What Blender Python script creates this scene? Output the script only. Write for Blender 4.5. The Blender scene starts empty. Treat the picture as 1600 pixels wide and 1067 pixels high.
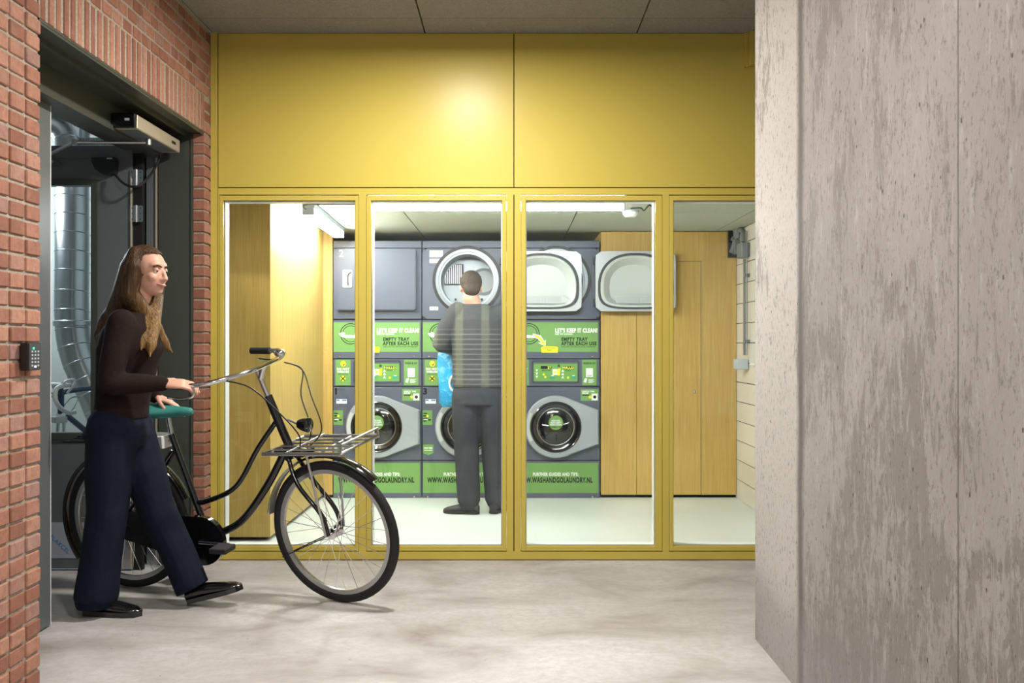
import bpy, math, random
from mathutils import Vector, Matrix
random.seed(7)
PI = math.pi
SC = bpy.context.scene
COL = SC.collection
F = 1540.0          # focal length in pixels of the 1600 px wide frame
HZ = 538.0          # row of the horizon
EYE = 1.24          # camera height

# ------------------------------------------------------------------ camera
cam_d = bpy.data.cameras.new('camera'); cam = bpy.data.objects.new('camera', cam_d); COL.objects.link(cam)
cam.location = (0, 0, EYE); cam.rotation_euler = (PI/2, 0, 0)
cam_d.sensor_width = 36; cam_d.lens = 36*F/1600; cam_d.shift_y = (HZ-533.5)/1600
cam_d.clip_start = .05; cam_d.clip_end = 100
SC.camera = cam
# ------------------------------------------------------------------ world and exposure
w = bpy.data.worlds.new('world'); SC.world = w; w.use_nodes = True
w.node_tree.nodes['Background'].inputs[0].default_value = (.90, .95, 1, 1)
w.node_tree.nodes['Background'].inputs[1].default_value = .55
SC.view_settings.view_transform = 'Standard'; SC.view_settings.look = 'None'
SC.view_settings.gamma = 1; SC.view_settings.exposure = .45
SC.view_settings.use_curve_mapping = False
SC.cycles.use_denoising = True
SC.cycles.max_bounces = 8; SC.cycles.transparent_max_bounces = 16
SC.cycles.sample_clamp_indirect = 6
def area(name, loc, rot, sx, sy, power, col=(1, 1, 1), spread=PI):
    l = bpy.data.lights.new(name, 'AREA'); l.shape = 'RECTANGLE'; l.size = sx; l.size_y = sy
    l.energy = power; l.color = col; l.spread = spread
    o = bpy.data.objects.new(name, l); COL.objects.link(o); o.location = loc; o.rotation_euler = rot
    return o
def spot_pt(name, loc, power, r, col, disk=False):
    l = bpy.data.lights.new(name, 'AREA' if disk else 'POINT'); l.energy = power; l.color = col
    if disk: l.shape = 'DISK'; l.size = r*2
    else: l.shadow_soft_size = r
    o = bpy.data.objects.new(name, l); COL.objects.link(o); o.location = loc
    return o
HALL_LAMPS = [(-.30, 4.42, 2.96, 60), (-.25, 2.3, 2.96, 30), (-.3, -.1, 2.96, 34)]
STORE_LAMPS = [(-3.6, 6.6, 2.3, 75)]

# ------------------------------------------------------------------ materials
MATS = {}
def mat(name, col=(.5, .5, .5), rough=.6, metal=0, spec=.5, emit=None, strength=0, coat=0):
    if name in MATS: return MATS[name]
    m = bpy.data.materials.new(name); m.use_nodes = True
    b = m.node_tree.nodes['Principled BSDF']
    b.inputs['Base Color'].default_value = (*col, 1); b.inputs['Roughness'].default_value = rough
    b.inputs['Metallic'].default_value = metal; b.inputs['Specular IOR Level'].default_value = spec
    b.inputs['Coat Weight'].default_value = coat
    if emit: b.inputs['Emission Color'].default_value = (*emit, 1); b.inputs['Emission Strength'].default_value = strength
    MATS[name] = m
    return m
class NT:
    def __init__(s, m): s.t = m.node_tree; s.b = s.t.nodes['Principled BSDF']
    def n(s, ty, **kw):
        nd = s.t.nodes.new(ty)
        for k, v in kw.items():
            if k in nd.inputs.keys(): nd.inputs[k].default_value = v
            else: setattr(nd, k, v)
        return nd
    def l(s, a, b): s.t.links.new(a, b)
    def coords(s, scale=(1, 1, 1), kind='Object'):
        tc = s.n('ShaderNodeTexCoord'); mp = s.n('ShaderNodeMapping'); mp.inputs['Scale'].default_value = scale
        s.l(tc.outputs[kind], mp.inputs['Vector']); return mp.outputs[0]
    def noise(s, vec, scale, detail=4, rough=.55, dist=0):
        nd = s.n('ShaderNodeTexNoise', Scale=scale, Detail=detail, Roughness=rough, Distortion=dist); s.l(vec, nd.inputs['Vector']); return nd.outputs['Fac']
    def ramp(s, fac, stops):
        r = s.n('ShaderNodeValToRGB'); e = r.color_ramp.elements
        while len(e) < len(stops): e.new(.5)
        for el, (p, c) in zip(e, stops):
            el.position = p; el.color = (*c, 1) if len(c) == 3 else c
        s.l(fac, r.inputs[0]); return r.outputs[0]
    def mix(s, fac, a, b, mode='MIX'):
        m = s.n('ShaderNodeMix', data_type='RGBA', blend_type=mode)
        for sock, v in ((m.inputs[0], fac), (m.inputs[6], a), (m.inputs[7], b)):
            if hasattr(v, 'links'): s.l(v, sock)
            else: sock.default_value = v if not isinstance(v, tuple) else (*v, 1)
        return m.outputs[2]
    def bump(s, h, strength=.3, dist=.01):
        b = s.n('ShaderNodeBump', Strength=strength, Distance=dist); s.l(h, b.inputs['Height']); s.l(b.outputs[0], s.b.inputs['Normal'])
    def base(s, c): s.l(c, s.b.inputs['Base Color'])
g3 = lambda v: (v, v, v)
# yellow powder coat
YEL = mat('yellow_paint', (.57, .44, .065), .33, spec=.22)
t = NT(YEL); v = t.coords(); nz = t.noise(v, 1.3, 3)
t.base(t.mix(nz, (.53, .425, .080), (.57, .455, .092)))
nz2 = t.noise(v, 260, 2); t.bump(nz2, .04, .002)
# oak
def wood(name, a, b, c):
    m = mat(name, a, .45); t = NT(m)
    v = t.coords((14, 14, .55)); n1 = t.noise(v, 3.2, 6, .62, .6)
    v2 = t.coords((90, 90, 1.4)); n2 = t.noise(v2, 3, 4, .6)
    base = t.ramp(n1, [(.30, a), (.5, b), (.72, c)])
    t.base(t.mix(t.ramp(n2, [(.35, g3(0)), (.62, g3(.55))]), base, tuple(x*.80 for x in a)))
    t.bump(n2, .06, .002); return m
OAK = wood('oak_veneer', (.49, .312, .078), (.565, .375, .108), (.64, .445, .152))
# concrete wall
CON = mat('cast_concrete', (.4, .38, .36), .8); t = NT(CON)
v = t.coords(); big = t.noise(v, .9, 5, .6)
c0 = t.ramp(big, [(.3, (.275, .25, .238)), (.5, (.325, .30, .285)), (.7, (.385, .36, .345))])
ve = t.coords((9, 9, 2.6)); st = t.noise(ve, 3.2, 12, .80, .9)
area_n = t.noise(t.coords((1, 1, .7)), 2.4, 5, .6, .6)
ma = t.n('ShaderNodeMath', operation='MULTIPLY_ADD'); t.l(area_n, ma.inputs[0]); ma.inputs[1].default_value = .95; t.l(st, ma.inputs[2])
sxw = t.n('ShaderNodeSeparateXYZ'); t.l(v, sxw.inputs[0])
end = t.n('ShaderNodeMapRange'); t.l(sxw.outputs[1], end.inputs[0]); end.inputs[1].default_value = 3.49; end.inputs[2].default_value = 3.53
c0 = t.mix(end.outputs[0], c0, (.46, .435, .41))  # far section lighter: a smoother cast, and partly lamp light put into its colour
m9 = t.n('ShaderNodeMath', operation='MULTIPLY_ADD'); t.l(end.outputs[0], m9.inputs[0]); m9.inputs[1].default_value = -.10; t.l(ma.outputs[0], m9.inputs[2])
patch = t.ramp(m9.outputs[0], [(.995, g3(0)), (1.012, g3(1))])
sc1 = t.n('ShaderNodeMath', operation='MULTIPLY'); t.l(patch, sc1.inputs[0]); sc1.inputs[1].default_value = .62
c1 = t.mix(sc1.outputs[0], c0, (.165, .143, .128))
lt = t.noise(t.coords((9, 9, 2.2)), 2.6, 8, .75)
c2 = t.mix(t.ramp(lt, [(.55, g3(0)), (.62, g3(.45))]), c1, (.47, .45, .435))
vo = t.n('ShaderNodeTexVoronoi', Scale=22); t.l(t.coords((1, 1, .7)), vo.inputs['Vector'])
pit = t.ramp(vo.outputs['Distance'], [(.07, g3(1)), (.12, g3(0))])
rare = t.ramp(t.noise(v, 7, 2), [(.50, g3(0)), (.55, g3(1))])
pm = t.n('ShaderNodeMath', operation='MULTIPLY'); t.l(pit, pm.inputs[0]); t.l(rare, pm.inputs[1])
c3 = t.mix(pm.outputs[0], c2, (.05, .045, .04))
fine = t.noise(t.coords((3, 3, 1)), 45, 5, .7)
c4 = t.mix(t.ramp(fine, [(.3, g3(.35)), (.6, g3(0))]), c3, (.26, .235, .215))
# one long narrow rough band and a thin joint where the form boards met
sx = t.n('ShaderNodeSeparateXYZ'); t.l(v, sx.inputs[0])
def band(y, wd, soft, amt, wob):
    a = t.n('ShaderNodeMath', operation='SUBTRACT'); t.l(sx.outputs[1], a.inputs[0]); a.inputs[1].default_value = y
    nn = t.noise(t.coords((1, 1, .8)), 6, 6, .7)
    b = t.n('ShaderNodeMath', operation='MULTIPLY_ADD'); t.l(nn, b.inputs[0]); b.inputs[1].default_value = wob; t.l(a.outputs[0], b.inputs[2])
    d = t.n('ShaderNodeMath', operation='SUBTRACT'); t.l(b.outputs[0], d.inputs[0]); d.inputs[1].default_value = wob*.5
    c = t.n('ShaderNodeMath', operation='ABSOLUTE'); t.l(d.outputs[0], c.inputs[0])
    return t.ramp(c.outputs[0], [(wd, g3(amt)), (wd+soft, g3(0))])
b1 = band(3.50, .012, .045, .85, .05); b2 = band(2.262, .0015, .004, .75, .004)
spk = t.noise(t.coords((1, 1, .55)), 70, 4, .75)
c4 = t.mix(t.ramp(spk, [(.56, g3(0)), (.64, g3(.6))]), c4, (.12, .105, .095))
c5 = t.mix(b1, c4, (.09, .08, .072)); c6 = t.mix(b2, c5, (.06, .05, .045))
# grey cement wash along the foot of the wall
a = t.n('ShaderNodeMath', operation='MULTIPLY_ADD'); t.l(t.noise(v, 2.2, 4), a.inputs[0]); a.inputs[1].default_value = -.45; t.l(sx.outputs[2], a.inputs[2])
c7 = t.mix(t.ramp(a.outputs[0], [(.0, g3(.5)), (.16, g3(0))]), c6, (.23, .235, .235))
t.base(c7)
hs = t.n('ShaderNodeMath', operation='SUBTRACT'); t.l(fine, hs.inputs[0]); t.l(pm.outputs[0], hs.inputs[1])
hs2 = t.n('ShaderNodeMath', operation='SUBTRACT'); t.l(hs.outputs[0], hs2.inputs[0]); t.l(sc1.outputs[0], hs2.inputs[1]); t.bump(hs2.outputs[0], .45, .004)
# hall floor
FLO = mat('concrete_floor', (.4, .39, .38), .48); t = NT(FLO); v = t.coords()
n1 = t.noise(t.coords((.8, 1.3, 1)), 1.6, 7, .62, .5)
c0 = t.ramp(n1, [(.30, (.25, .215, .195)), (.47, (.43, .41, .395)), (.66, (.56, .55, .545))])
n2 = t.noise(v, 24, 8, .75)
c1 = t.mix(t.ramp(n2, [(.40, g3(.5)), (.56, g3(0))]), c0, (.36, .33, .305))
vo = t.n('ShaderNodeTexVoronoi', Scale=9); t.l(v, vo.inputs['Vector'])
c2 = t.mix(t.ramp(vo.outputs['Distance'], [(.03, g3(.7)), (.05, g3(0))]), c1, (.1, .09, .08))
t.base(c2); t.l(t.ramp(n1, [(.3, g3(.62)), (.7, g3(.42))]), t.b.inputs['Roughness']); t.bump(n2, .10, .004)
# laundry floor
LFL = mat('pale_resin_floor', (.66, .70, .67), .35); t = NT(LFL); t.base(t.mix(t.noise(t.coords(), 1.5, 4), (.60, .65, .61), (.70, .735, .70)))
# wood wool ceiling
CEI = mat('wood_wool_board', (.2, .2, .18), .9); t = NT(CEI)
n1 = t.noise(t.coords((1, 1, 1)), 55, 5, .8, 2.5); n2 = t.noise(t.coords((1, 3, 1)), 30, 4, .8, 3.5)
c = t.mix(.5, t.ramp(n1, [(.3, (.13, .13, .12)), (.68, (.60, .59, .55))]), t.ramp(n2, [(.3, (.13, .13, .12)), (.68, (.62, .61, .57))]))
t.base(c); t.bump(n1, .8, .01)
CEG = mat('pale_wood_wool_board', (.3, .34, .28), .9); t = NT(CEG)
n1 = t.noise(t.coords((1, 3, 1)), 40, 5, .8, 2.5)
t.base(t.ramp(n1, [(.3, (.34, .39, .32)), (.7, (.74, .78, .68))])); t.bump(n1, .7, .01)
# brick and mortar
BRI = mat('red_brick', (.3, .12, .07), .85); t = NT(BRI)
at = t.n('ShaderNodeAttribute', attribute_name='tint'); v = t.coords((1, 1, 1))
n1 = t.noise(v, 38, 6, .7); n2 = t.noise(v, 9, 3)
cc = t.ramp(at.outputs['Fac'], [(0, (.26, .10, .062)), (.45, (.38, .165, .105)), (.8, (.47, .23, .15)), (1, (.33, .19, .16))])
c1 = t.mix(t.ramp(n1, [(.35, g3(.45)), (.6, g3(0))]), cc, (.16, .065, .045))
c2 = t.mix(t.ramp(n2, [(.55, g3(0)), (.75, g3(.4))]), c1, (.46, .27, .20))
t.base(c2); t.bump(n1, .5, .006)
MOR = mat('mortar', (.30, .26, .21), .95); t = NT(MOR); n1 = t.noise(t.coords(), 90, 5, .7)
t.base(t.ramp(n1, [(.3, (.26, .22, .17)), (.7, (.50, .43, .34))])); t.bump(n1, .6, .005)
# simple ones
GRN = mat('grey_green_steel', (.055, .062, .05), .4)
LEAF = mat('anthracite_door', (.12, .135, .142), .42)
BLK = mat('black_plastic', (.012, .012, .013), .4)
BLKG = mat('black_gloss', (.006, .006, .007), .12, coat=.6)
RUB = mat('black_rubber', (.012, .012, .012), .75)
WHP = mat('white_plastic', (.8, .8, .78), .4)
BEI = mat('beige_aluminium', (.55, .49, .38), .38, .3)
SIL = mat('galvanised_steel', (.55, .57, .60), .30, 1)
CHR = mat('chrome', (.8, .8, .82), .12, 1)
STL = mat('brushed_steel', (.55, .55, .55), .35, 1)
MCH = mat('machine_slate_paint', (.092, .106, .150), .38)
MCD = mat('machine_dark_trim', (.04, .045, .058), .5)
MSI = mat('silver_door_plastic', (.40, .44, .48), .35, .25)
MSL = mat('light_silver_plastic', (.62, .66, .68), .4, .1)
DRM = mat('dryer_door_silver', (.50, .53, .55), .36, .3)
DRW = mat('dryer_bowl_white', (.56, .60, .59), .35)
PGR = mat('green_sticker', (.17, .34, .10), .5, spec=.3)
PGD = mat('green_display', (.15, .36, .07), .45)
PBL = mat('black_print', (.006, .007, .007), .6, spec=.2)
PWH = mat('white_print', (.85, .87, .85), .5)
PYE = mat('yellow_print', (.85, .83, .02), .5)
PTL = mat('teal_print', (.02, .33, .22), .5)
PBU = mat('blue_print', (.03, .2, .6), .5)
LED = mat('tube_light', (1, 1, 1), .5, emit=(.94, .98, 1), strength=76)
LMP = mat('ceiling_lamp_glass', (1, 1, 1), .5, emit=(1, .93, .82), strength=7)
TEX = mat('amber_digits', (.1, .1, 0), .5, emit=(.9, .9, .05), strength=1.2)
LGR = mat('green_led', (0, .3, .1), .5, emit=(.05, .9, .35), strength=2)
LRD = mat('red_led', (.3, 0, 0), .5, emit=(.9, .1, .1), strength=.6)
LVI = mat('violet_led', (.3, .3, .5), .5, emit=(.75, .7, 1), strength=1.4)
SKN = mat('skin', (.58, .32, .22), .5); t = NT(SKN); t.base(t.mix(t.noise(t.coords(), 12, 3), (.56, .29, .20), (.64, .37, .27)))
SKN.node_tree.nodes['Principled BSDF'].inputs['Subsurface Weight'].default_value = .08
HAI = mat('brown_hair', (.07, .035, .015), .5, spec=.3); t = NT(HAI)
n1 = t.noise(t.coords((60, 60, 3)), 2, 4, .6)
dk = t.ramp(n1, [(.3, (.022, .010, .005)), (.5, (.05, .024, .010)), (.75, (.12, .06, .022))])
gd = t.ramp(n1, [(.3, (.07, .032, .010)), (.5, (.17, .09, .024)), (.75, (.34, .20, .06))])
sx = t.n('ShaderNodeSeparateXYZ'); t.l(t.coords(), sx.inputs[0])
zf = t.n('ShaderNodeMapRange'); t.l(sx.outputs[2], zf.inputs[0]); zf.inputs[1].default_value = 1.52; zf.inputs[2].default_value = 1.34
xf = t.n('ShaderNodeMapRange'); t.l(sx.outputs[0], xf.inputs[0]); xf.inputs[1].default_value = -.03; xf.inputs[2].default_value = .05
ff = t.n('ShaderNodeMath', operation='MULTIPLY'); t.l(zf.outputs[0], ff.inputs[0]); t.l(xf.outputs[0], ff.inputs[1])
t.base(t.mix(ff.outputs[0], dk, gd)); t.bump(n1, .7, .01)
HAS = mat('short_dark_hair', (.05, .035, .025), .8); t = NT(HAS); n1 = t.noise(t.coords(), 160, 3)
t.base(t.ramp(n1, [(.3, (.02, .014, .01)), (.7, (.085, .06, .042))])); t.bump(n1, .5, .004)
SWE = mat('dark_brown_knit', (.022, .014, .012), .9, spec=.15); t = NT(SWE); n1 = t.noise(t.coords((1, 1, 4)), 70, 3); t.base(t.mix(n1, (.009, .0055, .005), (.024, .014, .012))); t.bump(n1, .4, .004)
JEA = mat('dark_navy_denim', (.012, .018, .04), .85, spec=.15); t = NT(JEA); n1 = t.noise(t.coords((1, 1, .6)), 14, 5, .7); t.base(t.mix(n1, (.004, .006, .013), (.012, .017, .036))); t.bump(n1, .35, .01)
TRO = mat('charcoal_trousers', (.045, .048, .055), .9, spec=.15); t = NT(TRO); n1 = t.noise(t.coords((1, 1, .5)), 9, 4, .6, .8); t.base(t.mix(n1, (.020, .022, .028), (.050, .054, .062))); t.bump(n1, .5, .02)
JUM = mat('grey_checked_jumper', (.08, .08, .08), .9); t = NT(JUM); v = t.coords()
sx = t.n('ShaderNodeSeparateXYZ'); t.l(v, sx.inputs[0])
def stripes(sock, per, lo, hi):
    a = t.n('ShaderNodeMath', operation='MULTIPLY'); t.l(sock, a.inputs[0]); a.inputs[1].default_value = 1/per
    b = t.n('ShaderNodeMath', operation='FRACT'); t.l(a.outputs[0], b.inputs[0])
    return t.ramp(b.outputs[0], [(lo, g3(0)), (lo+.06, g3(1)), (hi, g3(1)), (hi+.06, g3(0))])
hz = stripes(sx.outputs[2], .036, .3, .55); hz2 = stripes(sx.outputs[2], .013, .3, .6)
vt = stripes(sx.outputs[0], .19, .12, .42)
low = t.ramp(sx.outputs[2], [(0, g3(0)), (1, g3(1))])
lm = t.n('ShaderNodeMapRange'); t.l(sx.outputs[2], lm.inputs[0]); lm.inputs[1].default_value = 1.36; lm.inputs[2].default_value = 1.33
lm.inputs[3].default_value = 0; lm.inputs[4].default_value = 1
c0 = t.mix(t.noise(v, 40, 3), (.030, .032, .035), (.06, .063, .066))
f1 = t.n('ShaderNodeMath', operation='MULTIPLY'); t.l(hz, f1.inputs[0]); t.l(lm.outputs[0], f1.inputs[1])
c1 = t.mix(f1.outputs[0], c0, (.115, .12, .115))
f2 = t.n('ShaderNodeMath', operation='MULTIPLY'); t.l(vt, f2.inputs[0]); f2.inputs[1].default_value = .4
c2 = t.mix(f2.outputs[0], c1, (.16, .17, .115))
f3 = t.n('ShaderNodeMath', operation='MULTIPLY'); t.l(hz2, f3.inputs[0]); f3.inputs[1].default_value = .25
t.base(t.mix(f3.outputs[0], c2, (.03, .03, .03)))
BAG = mat('blue_bag_film', (.02, .38, .72), .35); t = NT(BAG); n1 = t.noise(t.coords(), 16, 5, .6, 1.2); t.base(t.mix(t.ramp(n1, [(.52, g3(0)), (.7, g3(.5))]), (.015, .36, .72), (.45, .72, .88))); t.bump(n1, .8, .02)
TEA = mat('teal_saddle_cover', (.03, .22, .19), .6)
WTL = mat('cream_wall_tile', (.70, .66, .58), .35)
GWL = mat('grey_storage_wall', (.42, .45, .43), .8); t = NT(GWL); t.base(t.mix(t.noise(t.coords(), 1.8, 5), (.34, .38, .36), (.52, .55, .53)))
FILM = mat('protective_film', (.38, .42, .48), .35)
BLUF = mat('blue_frame_paint', (.01, .03, .10), .25, coat=.5)
GPL = mat('grey_plastic', (.16, .18, .19), .5)
GPP = mat('pale_grey_plastic', (.45, .50, .53), .5)
DKM = mat('dark_gap', (.004, .004, .004), .9)
# window glass: clear, with a mirror reflection that follows the angle of view
GLS = bpy.data.materials.new('clear_glass'); GLS.use_nodes = True; MATS['clear_glass'] = GLS
nt = GLS.node_tree; nt.nodes.clear()
o_ = nt.nodes.new('ShaderNodeOutputMaterial'); mx = nt.nodes.new('ShaderNodeMixShader'); tr = nt.nodes.new('ShaderNodeBsdfTransparent')
gl = nt.nodes.new('ShaderNodeBsdfGlossy'); gl.inputs['Roughness'].default_value = .0; fr = nt.nodes.new('ShaderNodeFresnel'); fr.inputs[0].default_value = 1.34
tr.inputs[0].default_value = (.97, .985, .97, 1)
nt.links.new(fr.outputs[0], mx.inputs[0]); nt.links.new(tr.outputs[0], mx.inputs[1]); nt.links.new(gl.outputs[0], mx.inputs[2]); nt.links.new(mx.outputs[0], o_.inputs[0])

# ------------------------------------------------------------------ mesh helpers
def frame_of(d):
    d = Vector(d).normalized(); up = Vector((0, 0, 1)) if abs(d.z) < .95 else Vector((1, 0, 0))
    a = d.cross(up).normalized(); return a, a.cross(d).normalized()
class MB:
    def __init__(s): s.v = []; s.f = []; s.m = []; s.ms = []; s.t = []
    def mi(s, m):
        if m not in s.ms: s.ms.append(m)
        return s.ms.index(m)
    def add(s, vs, fs, m, tint=.5):
        k = len(s.v); s.v += [Vector(x) for x in vs]; i = s.mi(m)
        for f in fs: s.f.append([k+j for j in f]); s.m.append(i); s.t.append(tint)
    def box(s, x0, x1, y0, y1, z0, z1, m, tint=.5, bev=0):
        if x0 > x1: x0, x1 = x1, x0
        if y0 > y1: y0, y1 = y1, y0
        if z0 > z1: z0, z1 = z1, z0
        if bev <= 0:
            vs = [(x, y, z) for z in (z0, z1) for y in (y0, y1) for x in (x0, x1)]
            s.add(vs, [(0, 2, 3, 1), (4, 5, 7, 6), (0, 1, 5, 4), (2, 6, 7, 3), (0, 4, 6, 2), (1, 3, 7, 5)], m, tint); return
        b = bev; X = (x0, x0+b, x1-b, x1); Y = (y0, y0+b, y1-b, y1); Z = (z0, z0+b, z1-b, z1)
        vs = []; idx = {}
        for a in range(4):
            for c in range(4):
                for d in range(4):
                    out = (a in (0, 3)) + (c in (0, 3)) + (d in (0, 3))
                    if out == 1: idx[(a, c, d)] = len(vs); vs.append((X[a], Y[c], Z[d]))
        fs = []
        for e in (0, 3):
            fs.append([idx[(e, a, c)] for a, c in ((1, 1), (2, 1), (2, 2), (1, 2))])
            fs.append([idx[(a, e, c)] for a, c in ((1, 1), (2, 1), (2, 2), (1, 2))])
            fs.append([idx[(a, c, e)] for a, c in ((1, 1), (2, 1), (2, 2), (1, 2))])
        q = lambda e: 1 if e == 0 else 2
        for e in (0, 3):
            for g in (0, 3):
                fs.append([idx[(e, q(g), 1)], idx[(e, q(g), 2)], idx[(q(e), g, 2)], idx[(q(e), g, 1)]])
                fs.append([idx[(e, 1, q(g))], idx[(e, 2, q(g))], idx[(q(e), 2, g)], idx[(q(e), 1, g)]])
                fs.append([idx[(1, e, q(g))], idx[(2, e, q(g))], idx[(2, q(e), g)], idx[(1, q(e), g)]])
                for h in (0, 3):
                    fs.append([idx[(e, q(g), q(h))], idx[(q(e), g, q(h))], idx[(q(e), q(g), h)]])
        s.add(vs, fs, m, tint)
    def tube(s, pts, r, m, n=10, caps=True, closed=False, rr=None):
        pts = [Vector(p) for p in pts]; N = len(pts); vs = []; a = None
        for i, p in enumerate(pts):
            if closed: d = pts[(i+1) % N]-pts[i-1]
            else: d = pts[min(i+1, N-1)]-pts[max(i-1, 0)]
            if d.length < 1e-9: d = Vector((0, 0, 1))
            d.normalize()
            if a is None: a, b = frame_of(d)
            else:
                a = (a-d*a.dot(d)); a.normalize(); b = a.cross(d).normalized()
            q = rr[i] if rr else r
            qa, qb = q if isinstance(q, tuple) else (q, q)
            for k in range(n):
                t_ = 2*PI*k/n; vs.append(p+a*math.cos(t_)*qa+b*math.sin(t_)*qb)
        fs = []
        L = N if closed else N-1
        for i in range(L):
            j = (i+1) % N
            for k in range(n): fs.append((i*n+k, i*n+(k+1) % n, j*n+(k+1) % n, j*n+k))
        if caps and not closed: fs.append(list(range(n))[::-1]); fs.append([(N-1)*n+k for k in range(n)])
        s.add(vs, fs, m)
    def lathe(s, prof, c, axis, m, n=32, a0=0, a1=2*PI):
        c = Vector(c); d = Vector(axis).normalized(); a, b = frame_of(d); full = abs(a1-a0-2*PI) < 1e-6
        K = n if full else n+1; vs = []
        for r, h in prof:
            for k in range(K):
                t_ = a0+(a1-a0)*k/n; vs.append(c+d*h+a*math.cos(t_)*r+b*math.sin(t_)*r)
        fs = []
        for i in range(len(prof)-1):
            for k in range(n): fs.append((i*K+k, i*K+(k+1) % K, (i+1)*K+(k+1) % K, (i+1)*K+k))
        s.add(vs, fs, m)
    def sphere(s, c, r, m, n=16, k=10, axes=None):
        c = Vector(c); rx, ry, rz = r if isinstance(r, tuple) else (r, r, r); vs = []
        A = axes or (Vector((1, 0, 0)), Vector((0, 1, 0)), Vector((0, 0, 1)))
        for i in range(k+1):
            ph = PI*i/k
            for j in range(n):
                t_ = 2*PI*j/n; vs.append(c+A[0]*rx*math.sin(ph)*math.cos(t_)+A[1]*ry*math.sin(ph)*math.sin(t_)+A[2]*rz*math.cos(ph))
        fs = [(i*n+j, i*n+(j+1) % n, (i+1)*n+(j+1) % n, (i+1)*n+j) for i in range(k) for j in range(n)]
        s.add(vs, fs, m)
    def prism(s, poly, o, u, v, w, m, cap0=True):
        """polygon in the (u,v) plane at o, pushed along vector w"""
        o, u, v, w = map(Vector, (o, u, v, w)); n = len(poly)
        vs = [o+u*p[0]+v*p[1] for p in poly]+[o+u*p[0]+v*p[1]+w for p in poly]
        fs = [[n+i for i in range(n)]]+([list(range(n))[::-1]] if cap0 else [])
        fs += [(i, (i+1) % n, n+(i+1) % n, n+i) for i in range(n)]
        s.add(vs, fs, m)
    def ring(s, outer, inner, o, u, v, w, m):
        """two outlines with the same number of points: a frame with a hole"""
        o, u, v, w = map(Vector, (o, u, v, w)); n = len(outer)
        P = lambda p, k: o+u*p[0]+v*p[1]+w*k
        vs = [P(p, 0) for p in outer]+[P(p, 0) for p in inner]+[P(p, 1) for p in outer]+[P(p, 1) for p in inner]
        fs = []
        for i in range(n):
            j = (i+1) % n
            fs += [(i, j, n+j, n+i), (2*n+i, 2*n+j, 3*n+j, 3*n+i), (i, j, 2*n+j, 2*n+i), (n+i, n+j, 3*n+j, 3*n+i)]
        s.add(vs, fs, m)
    def text(s, body, o, u, v, h, m, align='CENTER', bold=.02, width=None):
        vs, fs = text_mesh(body, align, bold)
        if not vs: return
        o, u, v = Vector(o), Vector(u), Vector(v); kx = 1
        if width:
            xs = [p[0] for p in vs]; kx = width/((max(xs)-min(xs))*h/.72)
        s.add([o+u*(p[0]*h/.72*kx)+v*(p[1]*h/.72) for p in vs], fs, m)
    def build(s, name, parent=None, smooth=False, loc=(0, 0, 0), rel=False):
        loc = Vector(loc); me = bpy.data.meshes.new(name)
        me.from_pydata([p-loc if not rel else p for p in s.v], [], s.f); 
        for m in s.ms: me.materials.append(m)
        me.polygons.foreach_set('material_index', s.m)
        if any(abs(x-.5) > 1e-6 for x in s.t):
            at = me.attributes.new('tint', 'FLOAT', 'FACE'); at.data.foreach_set('value', s.t)
        if smooth: me.polygons.foreach_set('use_smooth', [True]*len(me.polygons))
        me.update()
        o = bpy.data.objects.new(name, me); COL.objects.link(o); o.location = loc
        if parent is not None: o.parent = parent
        if smooth:
            me.set_sharp_from_angle(angle=math.radians(38))
        return o
_tc = {}
def text_mesh(body, align, bold):
    k = (body, align, bold)
    if k in _tc: return _tc[k]
    cu = bpy.data.curves.new('txt', 'FONT'); cu.body = body; cu.align_x = align; cu.offset = bold; cu.resolution_u = 3; cu.size = 1; cu.space_character = 1.12
    ob = bpy.data.objects.new('txt', cu); COL.objects.link(ob)
    dg = bpy.context.evaluated_depsgraph_get(); me = bpy.data.meshes.new_from_object(ob.evaluated_get(dg))
    r = ([(p.co.x, p.co.y) for p in me.vertices], [list(p.vertices) for p in me.polygons])
    bpy.data.objects.remove(ob); bpy.data.curves.remove(cu); bpy.data.meshes.remove(me)
    _tc[k] = r; return r
def rrect(x0, x1, y0, y1, r, n=6):
    out = []
    for cx, cy, a0 in ((x1-r, y1-r, 0), (x0+r, y1-r, 90), (x0+r, y0+r, 180), (x1-r, y0+r, 270)):
        for k in range(n+1):
            a = math.radians(a0+90*k/n); out.append((cx+r*math.cos(a), cy+r*math.sin(a)))
    return out
def circ(cx, cy, r, n=40, flat=None):
    out = []
    for k in range(n):
        a = 2*PI*k/n; y = r*math.sin(a)
        if flat is not None: y = max(y, -flat)
        out.append((cx+r*math.cos(a), cy+y))
    return out
def smoothpath(pts, n=8):
    P = [Vector(p) for p in pts]; out = []
    for i in range(len(P)-1):
        a = P[max(i-1, 0)]; b = P[i]; c = P[i+1]; d = P[min(i+2, len(P)-1)]
        for k in range(n):
            t_ = k/n; out.append(.5*((2*b)+(c-a)*t_+(2*a-5*b+4*c-d)*t_*t_+(3*b-a-3*c+d)*t_**3))
    out.append(P[-1]); return out
def empty(name, loc, label=None, cat=None, group=None, rot=(0, 0, 0)):
    o = bpy.data.objects.new(name, None); COL.objects.link(o); o.location = loc; o.rotation_euler = rot; o.empty_display_size = .1
    tag(o, label, cat, group); return o
def tag(o, label=None, cat=None, group=None, kind=None):
    if label: o['label'] = label
    if cat: o['category'] = cat
    if group: o['group'] = group
    if kind: o['kind'] = kind
    return o
def struct(o): o['kind'] = 'structure'; return o
def W(px, py, Y): return Vector(((px-800)*Y/F, Y, EYE+(HZ-py)*Y/F))
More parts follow.
